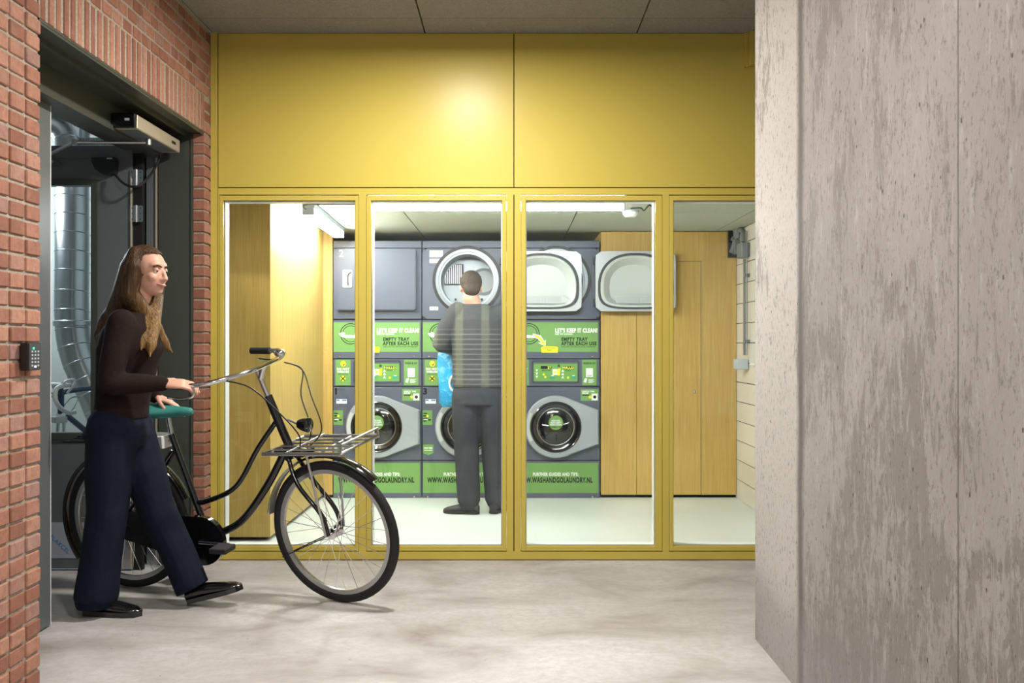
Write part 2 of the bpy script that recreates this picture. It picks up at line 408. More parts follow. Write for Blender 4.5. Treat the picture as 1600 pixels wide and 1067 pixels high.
def remeshed(name, mb, mats, voxel, smooth, parent, matfn=None, loc=(0, 0, 0)):
    """melts overlapping closed shapes into one continuous skin"""
    o = mb.build('tmp'); 
    md = o.modifiers.new('r', 'REMESH'); md.mode = 'VOXEL'; md.voxel_size = voxel
    sm = o.modifiers.new('s', 'SMOOTH'); sm.iterations = smooth; sm.factor = .5
    dg = bpy.context.evaluated_depsgraph_get(); dg.update(); me = bpy.data.meshes.new_from_object(o.evaluated_get(dg))
    old = o.data; bpy.data.objects.remove(o); bpy.data.meshes.remove(old)
    me.materials.clear()
    for m in mats: me.materials.append(m)
    me.polygons.foreach_set('use_smooth', [True]*len(me.polygons))
    me.polygons.foreach_set('material_index', [matfn(p.center) if matfn else 0 for p in me.polygons])
    me.transform(Matrix.Translation(-Vector(loc))); me.update(); me.name = name
    ob = bpy.data.objects.new(name, me); COL.objects.link(ob); ob.location = loc; ob.parent = parent
    return ob

# ================================================================== SETTING
FY = 5.66           # depth of the yellow front
CZ = 3.027          # hall ceiling
LC = 2.155          # laundry ceiling
WX = -1.728         # brick wall plane
m = MB(); m.box(-6, 5, -6, FY+.02, -.1, 0, FLO); m.box(-6, WX-.06, FY+.02, 9, -.1, 0, FLO); struct(m.build('floor'))
m = MB(); m.box(WX-.06, 5, FY+.02, 9, -.1, .0, LFL); struct(m.build('floor'))
# hall ceiling boards with open joints
m = MB()
xs = [-6, -2.934, -1.717, -.500, .717, 1.934, 5]; ys = [-6, -1.2, 1.0, 3.2, 5.4, FY+.25]
for i in range(len(xs)-1):
    for j in range(len(ys)-1):
        m.box(xs[i]+.004, xs[i+1]-.004, ys[j]+.003, ys[j+1]-.003, CZ, CZ+.03, CEI)
m.box(-6, 5, -6, 9, CZ+.03, CZ+.2, DKM); struct(m.build('ceiling'))
# laundry ceiling
m = MB()
xs = [-1.9, -.75, .45, 1.65, 2.1]; ys = [FY+.05, 6.86, 8.06, 9]
for i in range(len(xs)-1):
    for j in range(len(ys)-1): m.box(xs[i]+.004, xs[i+1]-.004, ys[j]+.003, ys[j+1]-.003, LC, LC+.03, CEG)
m.box(-1.95, 2.6, FY+.05, 9, LC+.03, LC+.1, DKM); struct(m.build('ceiling'))
# concrete wall on the right
CX = 1.024
m = MB(); m.box(CX, CX+.34, -1.5, 4.15, 0, CZ, CON); struct(m.build('wall_right'))
# far end of the hall to the right, laundry back and side walls
m = MB(); m.box(4.6, 4.8, -5, FY, 0, CZ, CON); struct(m.build('wall_end'))
m = MB(); m.box(-1.95, 2.3, 8.78, 8.9, 0, LC+.05, GWL); struct(m.build('wall_back'))
m = MB(); m.box(1.822, 2.0, FY+.06, 8.78, 0, LC, DKM)
z = 0.0; k = 0
while z < LC-.01:
    z1 = min(z+.1545, LC-.002); y = FY+.1-(0 if k % 2 else .3)
    while y < 8.7:
        y0 = max(y, FY+.1); y1 = min(y+.6, 8.7)
        if y1-y0 > .02: m.box(1.816, 1.83, y0+.0015, y1-.0015, z+.002, z1-.002, WTL)
        y += .6
    z += .1565; k += 1
struct(m.build('wall_right'))
# wall between laundry and storage
m = MB(); m.box(-1.86, -1.806, 5.70, 8.8, 0, CZ, GWL); m.box(-1.806, WX-.001, 5.70, 5.76, 0, CZ, YEL); struct(m.build('wall_side'))
# ---- brick wall
m = MB()
def brick(y0, y1, z0, z1, x=WX, depth=.05, tint=None):
    j = random.uniform(-.0025, .0025)
    m.box(x-depth, x+j, y0, y1, z0, z1, BRI, random.random() if tint is None else tint, .0035)
def course(y0, y1, z0, pitch, off, hh=.0505, gap=.013):
    n = math.floor((y0-off)/pitch); y = off+n*pitch
    while y < y1:
        a = max(y, y0)+gap/2*0; b = min(y+pitch-gap, y1)
        if b-a > .012: brick(a+random.uniform(-.001, .001), b, z0, z0+hh)
        y += pitch
PW = .0625
NY = 3.612; FYJ = 5.544; LZ = 2.434
m2z = LZ+.212
# near pier, stacked headers
z = -.001
while z < CZ-.01:
    y = NY-.1015
    while y > 1.4:
        hh = min(.0515, CZ-z-.002)
        if hh > .01: brick(y, y+.1005, z, z+hh)
        y -= .1125
    z += PW
# soldier course
n = 31; pit = (FYJ-NY)/n
for i in range(n): brick(NY+i*pit+.006, NY+(i+1)*pit-.017, LZ+.001, LZ+.203)
# courses above and strip beside the opening
z = m2z; k = 0
while z < CZ-.012:
    hh = min(.0515, CZ-z-.002); course(NY, FY-.004, z, .1125, (k % 2)*.056, hh); z += PW; k += 1
z = -.001; k = 0
while z < m2z-.03:
    brick(FYJ+.002, FY-.004, z, z+.0515)
    z += PW; k += 1
# reveal bricks facing the viewer at the far side of the opening
z = -.001; k = 0
while z < LZ-.03:
    m.box(WX-.066, WX-.002, FYJ-.001+random.uniform(-.002, .001), FYJ+.05, z, z+.0515, BRI, random.random()*.6, .003); z += PW
m.box(WX-.30, WX-.008, -1.5, NY-.006, 0, CZ, MOR)
m.box(WX-.20, WX-.004, NY-.006, FY, LZ+.004, CZ, MOR)
m.box(WX-.20, WX-.008, FYJ+.006, FY+.03, 0, LZ+.004, MOR)
struct(m.build('wall_left'))
# ---- steel door lining (head and jambs)
m = MB()
HX = -1.97
m.box(HX-.02, WX-.004, NY, FYJ, LZ-.008, LZ+.002, GRN)               # lintel plate
m.box(WX-.012, WX-.006, NY, FYJ, LZ-.018, LZ, GRN)
m.box(-1.835, -1.823, NY, FYJ, LZ-.028, LZ, GRN)
m.box(HX-.16, HX, NY, FYJ, 2.305, LZ, GRN)                            # head
m.box(HX-.06, HX+.012, NY, FYJ, 2.29, 2.315, GRN)
m.box(-1.985, WX-.064, FYJ-.006, FYJ+.05, 0, LZ, GRN)                 # wide jamb plate
m.box(-1.803, -1.795, FYJ-.014, FYJ, 0, LZ-.03, GRN)
m.box(-2.06, -1.985, FYJ+.01, FYJ+.08, 0, 2.30, LEAF)
m.box(-2.006, -1.996, FYJ-.0, FYJ+.02, 0, 2.30, BEI)
m.box(-2.12, -2.06, FYJ+.055, FYJ+.12, 0, 2.30, DKM)
m.box(-2.20, -1.985, FYJ+.08, FYJ+.2, 0, LZ, GRN)
m.box(-2.1, WX-.31, NY-.14, NY-.02, 0, LZ, GRN)
m.box(-2.055, -1.988, FYJ+.004, FYJ+.011, 0, .13, STL)
struct(m.build('trim_1'))

# ---- yellow front
m = MB()
def fx(px): return (px-800)*FY/F
def fz(py): return EYE+(HZ-py)*FY/F
D = .10
XR = 2.45
m.box(fx(330), fx(340), FY-.012, FY+D, 0, CZ, YEL)                    # end post
m.box(fx(341), XR, FY+.006, FY+D, 0, fz(862), YEL)                    # sill
m.box(fx(341), XR, FY+.012, FY+D, fz(304.2), fz(293), YEL)
m.box(fx(341), XR, FY+.0, FY+D, fz(304.0), fz(294), YEL)              # rail
m.box(fx(341), XR, FY-.004, FY+.0, fz(873.5), fz(861.6), YEL)
m.box(fx(341), XR, FY+.01, FY+D, 0.0, fz(873), DKM)
for a, b in ((341, 342.6), (561, 572), (791.5, 802.2), (803.8, 813.8), (1035, 1045.2), (1266, 1280)):
    m.box(fx(a), fx(b), FY, FY+D, fz(862), fz(304), YEL)
m.box(fx(802.2), fx(803.8), FY+.02, FY+D, 0, CZ, DKM)
m.box(fx(341.6), XR, FY+.008, FY+D, fz(293), CZ, DKM)
struct(m.build('wall_front'))
for i, (a, b) in enumerate(((341.2, 802.3), (803.7, 1290))):
    m = MB(); m.box(fx(a), fx(b), FY-.001, FY+.008, fz(292.3), CZ-.002, YEL, bev=.0012); struct(m.build('trim_%d' % (i+2)))
m = MB(); m.box(fx(1168.5), fx(1290), FY-.055, FY-.001, fz(104.5), CZ-.001, YEL, bev=.002)
m.box(fx(1163), fx(1168.4), FY-.012, FY-.001, fz(105.5), CZ-.001, YEL); struct(m.build('trim_4'))
WIN = [(342.6, 561, 349, 555), (572, 791.5, 580, 784.5), (813.8, 1035, 821.5, 1024), (1045.2, 1266, 1052, 1258)]
for i, (a, b, c, d) in enumerate(WIN):
    m = MB(); T0, T1 = 305.2, 313.2; B0, B1 = 861, 853.2
    e = .5
    m.box(fx(a+e), fx(c), FY-.003, FY+D, fz(B0-e), fz(T0+e), YEL, bev=.0012)
    m.box(fx(d), fx(b-e), FY-.003, FY+D, fz(B0-e), fz(T0+e), YEL, bev=.0012)
    m.box(fx(c), fx(d), FY-.003, FY+D, fz(T1), fz(T0+e), YEL, bev=.0012)
    m.box(fx(c), fx(d), FY-.003, FY+D, fz(B0-e), fz(B1), YEL, bev=.0012)
    wo = struct(m.build('window_%d' % (i+1)))
    g = MB(); x0_, x1_, z0_, z1_ = fx(c)-.001, fx(d)+.001, fz(B1)-.001, fz(T1)+.001; bw = .0065
    for q_ in ((x0_, x0_+bw, z0_, z1_), (x1_-bw, x1_, z0_, z1_), (x0_+bw, x1_-bw, z1_-bw, z1_), (x0_+bw, x1_-bw, z0_, z0_+bw)): g.box(q_[0], q_[1], FY+.024, FY+.098, q_[2], q_[3], WHP)
    g.build('bright_reveal_bead', wo)  # white spacer, made deep so the lit yellow reveals look overexposed
    g = MB(); g.box(fx(c)-.004, fx(d)+.004, FY+.018, FY+.0225, fz(B1)-.004, fz(T1)+.004, GLS); g.build('pane', wo)

# ================================================================== LAUNDRY
MY = 7.96; MS = F/MY
def mx_(px): return (px-800)/MS
def mz(py): return EYE+(HZ-py)/MS
# left cupboard
c = empty('tall_cupboard', (-1.68, 7.05, 0), 'tall oak cupboard filling the left side of the laundry beside the first machines', 'cupboard')
L = Vector(c.location)
def bl(mb, name, par, **k):
    o = mb.build(name, par, loc=(0, 0, 0), **k); o.location = -L if par is c else o.location; return o
def under(par, root_loc, mb, name, smooth=False):
    """part whose vertices were written in world coordinates"""
    for i in range(len(mb.v)): mb.v[i] = mb.v[i]-Vector(root_loc)
    o = mb.build(name, par, smooth=smooth); return o
m = MB(); m.box(-1.80, -1.545, 6.24, 7.958, .03, LC-.004, OAK); m.box(-1.80, -1.56, 6.26, 7.955, 0.001, .03, DKM); under(c, L, m, 'body')
m = MB(); m.box(-1.80, -1.524, 6.215, 6.237, .025, LC-.006, OAK, bev=.001); under(c, L, m, 'end_panel')
for y0, y1 in ((6.239, 6.55), (6.553, 7.25), (7.253, 7.954)):
    m = MB(); m.box(-1.5445, -1.525, y0, y1, .025, LC-.006, OAK, bev=.001); under(c, L, m, 'door')
m = MB(); m.box(-1.60, mx_(519.4), 7.962, 8.0, .025, LC-.006, OAK); m.box(-1.60, mx_(519.4), 7.975, 8.0, .001, .025, DKM); under(c, L, m, 'filler_strip')
# right cupboards
c = empty('tall_cupboard', (1.26, 8.3, 0), 'wide oak cupboard with four flush doors right of the machines', 'cupboard'); L = Vector(c.location)
m = MB(); m.box(mx_(939), mx_(1150.6), 7.985, 8.7, .04, LC-.004, OAK); m.box(mx_(940), mx_(1151), 8.0, 8.7, .001, .04, DKM); under(c, L, m, 'body')
m = MB(); m.box(mx_(939), mx_(1150.6), 7.963, 7.984, mz(407.8), LC-.006, OAK); m.box(mx_(1095.9), mx_(1150.6), 7.963, 7.984, .025, mz(407.8)-.0005, OAK); under(c, L, m, 'panel')
for a, b in ((939, 994.4), (994.9, 1044.4), (1044.9, 1095.2)):
    m = MB(); m.box(mx_(a), mx_(b), 7.963, 7.984, .025, mz(408.4), OAK, bev=.001); d = under(c, L, m, 'door')
m = MB(); m.lathe([(0, -.014), (.012, -.014), (.014, -.004), (.014, 0)], W(1086, 612, MY)-Vector((0, -.003, 0)), (0, 1, 0), CHR, 20); m.box(mx_(1086)-.002, mx_(1086)+.002, 7.945, 7.952, mz(614), mz(610), BLK); q = under(c, L, m, 'lock', True)

MW = 139.3
def sheet(mb, x0, y0, x1, y1, mt, Y=MY-.0015, th=.001):
    mb.box(mx_(x0), mx_(x1), Y-th, Y, mz(y1), mz(y0), mt)
UX, VZ = (1, 0, 0), (0, 0, 1)
def txt(mb, s, px, py, h, mt, Y, align='CENTER', bold=.02, width=None):
    mb.text(s, (mx_(px), Y, mz(py)), UX, VZ, h/MS, mt, align, bold, width/MS if width else None)
def tri(mb, pts, Y, mt, th=.0006):
    mb.prism([(mx_(a), mz(b)) for a, b in pts], (0, Y, 0), UX, VZ, (0, -th, 0), mt)
def disc(mb, px, py, r, Y, mt, th=.0006, n=28):
    mb.prism([(mx_(px)+r/MS*math.cos(2*PI*k/n), mz(py)+r/MS*math.sin(2*PI*k/n)) for k in range(n)], (0, Y, 0), UX, VZ, (0, -th, 0), mt)
def washer(k):
    dx = k*MW; x0 = 520.0+dx; X = lambda p: p-520+x0
    names = ['1', '3', '5']
    lab = ['slate front-load washer numbered 1, leftmost, beside the oak cupboard',
           'slate front-load washer numbered 3 half hidden behind the man in the grey jumper',
           'slate front-load washer with fully visible round door, rightmost beside the oak doors'][k]
    cx = mx_(x0+MW/2)
    r = empty('washing_machine', (cx, 8.3, 0), lab, 'washing machine', 'washing machines in the bottom row'); L = Vector(r.location)
    m = MB(); a, b = mx_(x0+.5), mx_(x0+MW-.6)
    m.box(a, b, 7.98, 8.66, .03, mz(560.6), MCH)
    m.box(a, b, MY, 7.98, mz(719), mz(604.9), MCH, bev=.004)
    m.box(a, b, MY, 7.98, mz(777.5), mz(720), MCH, bev=.004)
    m.box(a+.01, b-.01, 7.975, 8.6, .001, .03, DKM)
    m.box(a+.004, b-.004, MY+.008, 7.98, mz(604.9), mz(603.6), DKM)
    under(r, L, m, 'body')
    for px in (x0+9, x0+MW-12):
        m = MB(); m.lathe([(0, -.004), (.006, -.004), (.008, 0)], (mx_(px), MY, mz(776)), (0, 1, 0), CHR, 14); under(r, L, m, 'screw', True)
    # control panel
    m = MB(); m.box(a, b, MY+.004, 7.98, mz(603.4), mz(561.2), MCH, bev=.004)
    m.ring(rrect(mx_(X(552)), mx_(X(626.5)), mz(599), mz(563), .02), rrect(mx_(X(554)), mx_(X(624.5)), mz(597.4), mz(564.6), .017), (0, MY+.004, 0), UX, VZ, (0, -.004, 0), MCD)
    cp = under(r, L, m, 'control_panel')
    Y = MY+.002
    m = MB(); sheet(m, X(555.4), 568, X(623.6), 595.6, PGD, Y)
    Yt = Y-.0012
    m.box(mx_(X(566.5)), mx_(X(583)), Yt-.001, Yt, mz(576.3), mz(571.8), PBL); txt(m, '27', X(579.5), 575.8, 3.4, TEX, Yt-.0012, bold=.03)
    m.box(mx_(X(601)), mx_(X(618)), Yt-.001, Yt, mz(576.5), mz(572), PBL); txt(m, 'HALLO', X(609.2), 576, 3.6, TEX, Yt-.0012, bold=.02)
    txt(m, 'MINUTEN', X(575), 579.6, 2, PBL, Yt); txt(m, 'EURO', X(609), 579.6, 2, PBL, Yt)
    for j in range(3):
        yy = 577+j*5; tri(m, [(X(558), yy), (X(562.4), yy), (X(560.2), yy+4)], Yt, PWH)
        tri(m, [(X(598.4), yy+4), (X(603), yy+4), (X(600.7), yy)], Yt, PWH)
    m.box(mx_(X(584.8)), mx_(X(592)), Yt-.0008, Yt, mz(585.8), mz(576.5), PWH)
    tri(m, [(X(592.3), 576.5), (X(597.2), 575), (X(596.5), 586.5), (X(592), 586.8)], Yt, PYE)
    disc(m, X(588.6), 581.4, 2.1, Yt-.001, PYE); disc(m, X(594.6), 571.5, 2.2, Yt, MCD)
    for px, py in ((571, 585), (573.5, 589), (609, 590)): disc(m, X(px), py, 1.8, Yt, PYE, n=12)
    for px in (584.7, 617.6):
        m.box(mx_(X(px-3.6)), mx_(X(px+3.6)), Yt-.0012, Yt, mz(592), mz(588), PTL); m.box(mx_(X(px-2)), mx_(X(px+2)), Yt-.0008, Yt, mz(587.5), mz(586.2), PWH)
    under(r, L, m, 'display_panel')
    m = MB(); sheet(m, X(631), 561.8, X(653.6), 602, PGR, MY+.0035); Ys = MY+.0022
    txt(m, 'WASH & GO', X(642.3), 569, 3.4, PBL, Ys, width=19, bold=.03)
    m.box(mx_(X(637)), mx_(X(648)), Ys-.0006, Ys, mz(589), mz(575.2), PWH); txt(m, 'SCAN', X(642.5), 587.6, 1.7, PBL, Ys-.0012)
    tri(m, [(X(635), 591.5), (X(639), 590.5), (X(637.4), 598), (X(633.2), 597)], Ys, PWH)
    for j in range(4): m.box(mx_(X(640.5)), mx_(X(650-j % 2*2)), Ys-.0006, Ys, mz(593+j*1.7), mz(592.2+j*1.7), PWH)
    under(r, L, m, 'sticker')
    m = MB(); sheet(m, X(524), 561.8, X(547.8), 602, PGR, MY+.0035)
    disc(m, X(536.3), 568.2, 4.4, Ys, PYE); tri(m, [(X(535), 569), (X(537), 571.5), (X(541), 565), (X(537), 569.3)], Ys-.001, PBL)
    disc(m, X(535.8), 591.5, 4.2, Ys, PYE); m.tube([(mx_(X(532.8)), Ys-.001, mz(588.5)), (mx_(X(539)), Ys-.001, mz(594.5))], .004, PBL, 6); m.tube([(mx_(X(539)), Ys-.001, mz(588.5)), (mx_(X(532.8)), Ys-.001, mz(594.5))], .004, PBL, 6)
    txt(m, 'DO NOT', X(536), 578, 3.2, PWH, Ys, bold=.05); txt(m, 'OVERLOAD', X(536), 582.2, 3.2, PWH, Ys, bold=.05, width=18); txt(m, 'NIET TE VOL', X(536), 585.3, 1.7, PBL, Ys)
    under(r, L, m, 'sticker')
    Y = MY-.0002
    m = MB(); txt(m, names[k], X(525), 615.8, 9.5, PBL, Y-.0016, bold=.05); under(r, L, m, 'number')
    m = MB(); sheet(m, X(525.5), 623.4, X(541.8), 630.6, PWH, Y)
    m.box(mx_(X(526)), mx_(X(530.5)), Y-.0018, Y-.0012, mz(626.2), mz(624.2), PBU); m.box(mx_(X(534.5)), mx_(X(541)), Y-.0018, Y-.0012, mz(626.2), mz(624.2), PBU); under(r, L, m, 'sticker')
    m = MB(); sheet(m, X(520.8), 641, X(536), 664, PGR, Y)
    for j, ww in enumerate((6, 5, 7, 5)): m.box(mx_(X(522)), mx_(X(522+ww)), Y-.0018, Y-.0012, mz(646.5+j*4), mz(644.8+j*4), PBL)
    disc(m, X(528.5), 650, 2, Y-.0012, PYE); m.box(mx_(X(523)), mx_(X(529)), Y-.0018, Y-.0012, mz(656), mz(653), PWH); m.box(mx_(X(530)), mx_(X(534)), Y-.002, Y-.0012, mz(657), mz(655), PBL); under(r, L, m, 'sticker')
    m = MB(); tri(m, [(X(521.7), 694.3), (X(538), 694.3), (X(538), 707.5), (X(529.8), 711.5), (X(521.7), 707.5)], Y, PGR, .001)
    txt(m, 'SOAP HERE', X(529.9), 701.2, 2.6, PWH, Y-.0012, width=13, bold=.05); m.box(mx_(X(523.5)), mx_(X(536)), Y-.0016, Y-.0011, mz(704), mz(703), PWH); under(r, L, m, 'sticker')
    m = MB(); sheet(m, X(628.6), 608, X(656.2), 626.2, PGR, Y)
    m.box(mx_(X(645.8)), mx_(X(655)), Y-.0018, Y-.0011, mz(625.4), mz(614.8), PWH); disc(m, X(650.6), 620.2, 2.5, Y-.0019, PBL); disc(m, X(643.4), 620.2, 2.4, Y-.0012, PYE)
    txt(m, 'CHECK THE', X(631), 612.6, 2.3, PWH, Y-.0012, 'LEFT', .05); txt(m, 'DRUM', X(631), 615.6, 2.3, PWH, Y-.0012, 'LEFT', .05); m.box(mx_(X(631)), mx_(X(642)), Y-.0018, Y-.0011, mz(618), mz(616.4), PBL); under(r, L, m, 'sticker')
    m = MB(); sheet(m, X(521.6), 723, X(656), 770.2, PGR, Y)
    txt(m, 'FURTHER GUIDES AND TIPS:', X(589.5), 743.2, 5, PWH, Y-.0012, bold=.045, width=71)
    txt(m, 'WWW.WASHANDGOLAUNDRY.NL', X(588), 753.8, 8.2, PBL, Y-.0012, bold=.04, width=119); under(r, L, m, 'sticker')
    # porthole door
    ccx, ccz = mx_(X(589.5)), mz(666.5); R = 48.6/MS
    pts = []
    xr, zt, zb = mx_(X(656)), mz(640.3), mz(693.4)
    ta = math.radians(62)
    nA = 36
    for i in range(nA+1):
        a = ta+(2*PI-2*ta)*i/nA; pts.append((ccx+R*math.cos(a), ccz+R*math.sin(a)))
    pts += [(xr, zb), (xr, zt)]
    inner = []
    for p in pts:
        a = math.atan2(p[1]-ccz, p[0]-ccx); inner.append((ccx+.206*math.cos(a), ccz+.206*math.sin(a)))
    def sc(ps, k): return [(ccx+(p[0]-ccx)*k, ccz+(p[1]-ccz)*k) for p in ps]
    m = MB(); m.ring(pts, inner, (0, MY-.001, 0), UX, VZ, (0, -.034, 0), MSI)
    # bevelled lip
    n = len(pts); o1 = pts; o2 = sc(pts, .965)
    vs = [(p[0], MY-.035, p[1]) for p in o1]+[(p[0], MY-.046, p[1]) for p in o2]+[(p[0], MY-.046, p[1]) for p in inner]+[(p[0], MY-.03, p[1]) for p in inner]
    fs = []
    for i in range(n):
        j = (i+1) % n
        for q in range(3): fs.append((q*n+i, q*n+j, (q+1)*n+j, (q+1)*n+i))
    m.add(vs, fs, MSI)
    d = under(r, L, m, 'door')
    m = MB(); poly = []
    for i in range(9):
        a = math.radians(150+60*i/8); poly.append((ccx+R*.955*math.cos(a), ccz+R*.955*math.sin(a)))
    for i in range(9):
        a = math.radians(210-60*i/8); poly.append((ccx+.212*math.cos(a), ccz+.212*math.sin(a)))
    m.prism(poly, (0, MY-.0455, 0), UX, VZ, (0, -.003, 0), MSL)
    q = under(r, L, m, 'hinge_cover'); q.parent = d
    m = MB(); m.lathe([(.208, -.030), (.206, -.050), (.198, -.056), (.190, -.050), (.184, -.03), (.180, -.02)], (ccx, MY, ccz), (0, 1, 0), BLKG, 48); q = under(r, L, m, 'door_ring', True); q.parent = d
    m = MB(); m.lathe([(.182, -.03), (.165, -.022), (.15, -.012), (.12, -.028), (.08, -.036), (0, -.040)], (ccx, MY, ccz), (0, 1, 0), BLKG, 40)
    for i in range(7):
        a = 2*PI*i/7+.3; m.tube([(ccx+.06*math.cos(a), MY-.034, ccz+.06*math.sin(a)), (ccx+.11*math.cos(a), MY-.028, ccz+.11*math.sin(a))], .006, BLKG, 8)
    m.lathe([(.155, -.0165), (.15, -.02), (.145, -.0165)], (ccx, MY, ccz), (0, 1, 0), STL, 40)
    q = under(r, L, m, 'porthole', True); q.parent = d
    m = MB(); m.lathe([(0, -.045), (.058, -.045), (.058, -.041)], (ccx, MY, ccz+.035), (0, 1, 0), PGR, 30)
    for j, s_ in enumerate(('MAKE SURE', 'DRUM IS EMPTY', 'BEFORE LOADING')): txt(m, s_, X(589.5), 657.6+j*3.2, 2.5, PWH, MY-.0465, bold=.05, width=(13, 17, 18)[j])
    txt(m, 'TROMMEL LEEG', X(589.5), 667.3, 1.8, PBL, MY-.0465)
    q = under(r, L, m, 'sticker'); q.parent = d
    return r
for k in range(3): washer(k)

def door_inner(m, ox, x0, x1, z0, z1, Y):
    """open dryer door seen from its inside: square silver frame, dark seal, white bowl and grille"""
    cx, cz = (x0+x1)/2, (z0+z1)/2
    n = 48; rx, rz = (x1-x0)*.435, (z1-z0)*.44
    def arch(k, flat=.80):
        out = []
        for i in range(n):
            a = 2*PI*(i+.5)/n; ca, sa = math.cos(a), math.sin(a); p = .72
            x = math.copysign(abs(ca)**(.80 if sa > 0 else .50), ca); H = z1-z0
            y = H*.525*abs(sa)**.95 if sa > 0 else -H*.375*abs(sa)**.55
            out.append((cx+(x1-x0)*.455*k*x, z0+H*.425+y*k))
        return out
    def sq(k=1):
        out = []
        for i in range(n):
            a = 2*PI*(i+.5)/n; ca, sa = math.cos(a), math.sin(a); q = (abs(ca)**14+abs(sa)**14)**(-1/14)
            out.append((cx+(x1-x0)/2*ca*q*k, cz+(z1-z0)/2*sa*q*k))
        return out
    return arch, sq
def dryer(k):
    dx = k*MW; x0 = 520.0+dx; X = lambda p: p-520+x0
    lab = ['slate tumble dryer numbered 2 with its square door shut, above washer number 1',
           'slate tumble dryer with its door open and drum visible, behind the man',
           'slate tumble dryer with its bright bowl door folded out over the oak doors'][k]
    cx = mx_(x0+MW/2); ZT = mz(376); ZB = mz(560.3)
    r = empty('tumble_dryer', (cx, 8.3, ZB), lab, 'dryer', 'tumble dryers in the top row'); L = Vector(r.location)
    a, b = mx_(x0+.5), mx_(x0+MW-.6)
    ocx, ocz, oR = (a+b)/2+.005, mz(438), .268
    m = MB()
    m.box(a, b, MY, 8.0, mz(560), mz(500.3), MCH, bev=.004)
    m.box(a, b, MY+.006, 8.0, mz(387.4), ZT, MCH, bev=.004)
    m.box(a, b, MY+.012, 8.0, mz(500.3), mz(498.6), DKM)
    m.box(a, b, 8.0, 8.66, ZB+.003, mz(499.5), MCH)
    m.box(a, b, 8.4, 8.66, mz(499.5), ZT, MCH)
    m.box(a, a+.02, 8.0, 8.4, mz(499.5), ZT, MCH); m.box(b-.02, b, 8.0, 8.4, mz(499.5), ZT, MCH); m.box(a+.02, b-.02, 8.0, 8.4, ZT-.02, ZT, MCH)
    if k == 0: m.box(a, b, MY+.003, 8.0, mz(498.4), mz(388.2), MCH, bev=.004)
    else:
        n = 56; fr = []; ho = []
        hw, hh = (b-a)/2, (mz(388.2)-mz(498.4))/2; ccz = (mz(388.2)+mz(498.4))/2; ccx = (a+b)/2
        for i in range(n):
            t_ = 2*PI*(i+.5)/n; ca, sa = math.cos(t_), math.sin(t_); q = 1/max(abs(ca), abs(sa))
            fr.append((ccx+hw*ca*q, ccz+hh*sa*q)); ho.append((ocx+oR*ca, ocz+max(oR*sa, -.222)))
        # corners of the frame kept square
        m.ring(fr, ho, (0, MY+.003, 0), UX, VZ, (0, .03, 0), MCH)
    body = under(r, L, m, 'body')
    for px in (x0+11, x0+MW-12.4):
        m = MB(); m.lathe([(0, -.004), (.006, -.004), (.008, 0)], (mx_(px), MY, mz(556.8)), (0, 1, 0), CHR, 14); under(r, L, m, 'screw', True)
    # sticker
    Y = MY-.0002; m = MB(); sheet(m, X(521.2), 503.6, X(655.8), 549.8, PGR, Y); Yt = Y-.0012
    for R_, w_ in ((16.5, 1.2), (13, .9)):
        m.ring([(mx_(X(548))+R_/MS*math.cos(2*PI*i/40), mz(521.5)+R_/MS*math.sin(2*PI*i/40)) for i in range(40)],
               [(mx_(X(548))+(R_-w_)/MS*math.cos(2*PI*i/40), mz(521.5)+(R_-w_)/MS*math.sin(2*PI*i/40)) for i in range(40)], (0, Yt, 0), UX, VZ, (0, -.0005, 0), PBL)
    tri(m, [(X(529), 521), (X(534), 519.5), (X(539), 523), (X(557), 524), (X(557), 528), (X(540), 528), (X(533), 526)], Yt-.0008, PWH)
    tri(m, [(X(531), 521.2), (X(536), 518.6), (X(540), 521), (X(536), 523)], Yt-.0014, PWH)
    ar = smoothpath([(0, 0, 0), (9, 4, 0), (15, 15, 0)], 6)
    p1 = [(X(555+q.x*.9), 522.6+q.y) for q in ar]; p2 = [(X(554+q.x*.62), 528+q.y*.72) for q in ar][::-1]
    tri(m, [(X(554), 521), (X(566), 524), (X(572), 533), (X(574.5), 530.5), (X(574), 541.5), (X(562), 535.5), (X(567), 535), (X(562), 529.5), (X(554), 526.5)], Yt-.0010, PWH)
    tri(m, [(X(556), 522.6), (X(565), 525.3), (X(571.4), 534.5), (X(573.4), 533), (X(573.3), 540), (X(565), 535.8), (X(568), 535.1), (X(562.5), 528.3), (X(556), 525.4)], Yt-.0018, PYE)
    tri(m, [(X(566.5), 542), (X(593.8), 542), (X(592.8), 551), (X(567.5), 551)], Yt-.0022, PYE)
    m.prism([(mx_(X(580.1))+.07*math.cos(2*PI*i/24), mz(542)+.008*math.sin(2*PI*i/24)) for i in range(24)], (0, Yt-.003, 0), UX, VZ, (0, -.0004, 0), PYE)
    m.ring([(mx_(X(580.1))+.072*math.cos(2*PI*i/24), mz(542)+.010*math.sin(2*PI*i/24)) for i in range(24)], [(mx_(X(580.1))+.069*math.cos(2*PI*i/24), mz(542)+.0075*math.sin(2*PI*i/24)) for i in range(24)], (0, Yt-.0036, 0), UX, VZ, (0, -.0004, 0), PBL)
    txt(m, 'TRAY', X(580), 548.2, 2.2, PBL, Yt-.0032)
    txt(m, "LET'S KEEP IT CLEAN!", X(588.8), 519.2, 6.4, PWH, Yt, 'LEFT', .05, 66)
    txt(m, 'KEEP HET SCHOON', X(588.8), 523, 2.4, PWH, Yt, 'LEFT', .04, 27)
    txt(m, 'EMPTY TRAY', X(598.5), 532.6, 5.6, PBL, Yt, 'LEFT', .038, 41); txt(m, 'AFTER EACH USE', X(598.5), 539.2, 5.6, PBL, Yt, 'LEFT', .038, 55.5)
    txt(m, 'LEEG HET FILTER NA ELKE WASBEURT', X(598.5), 542.6, 2.1, PBL, Yt, 'LEFT', .01, 54)
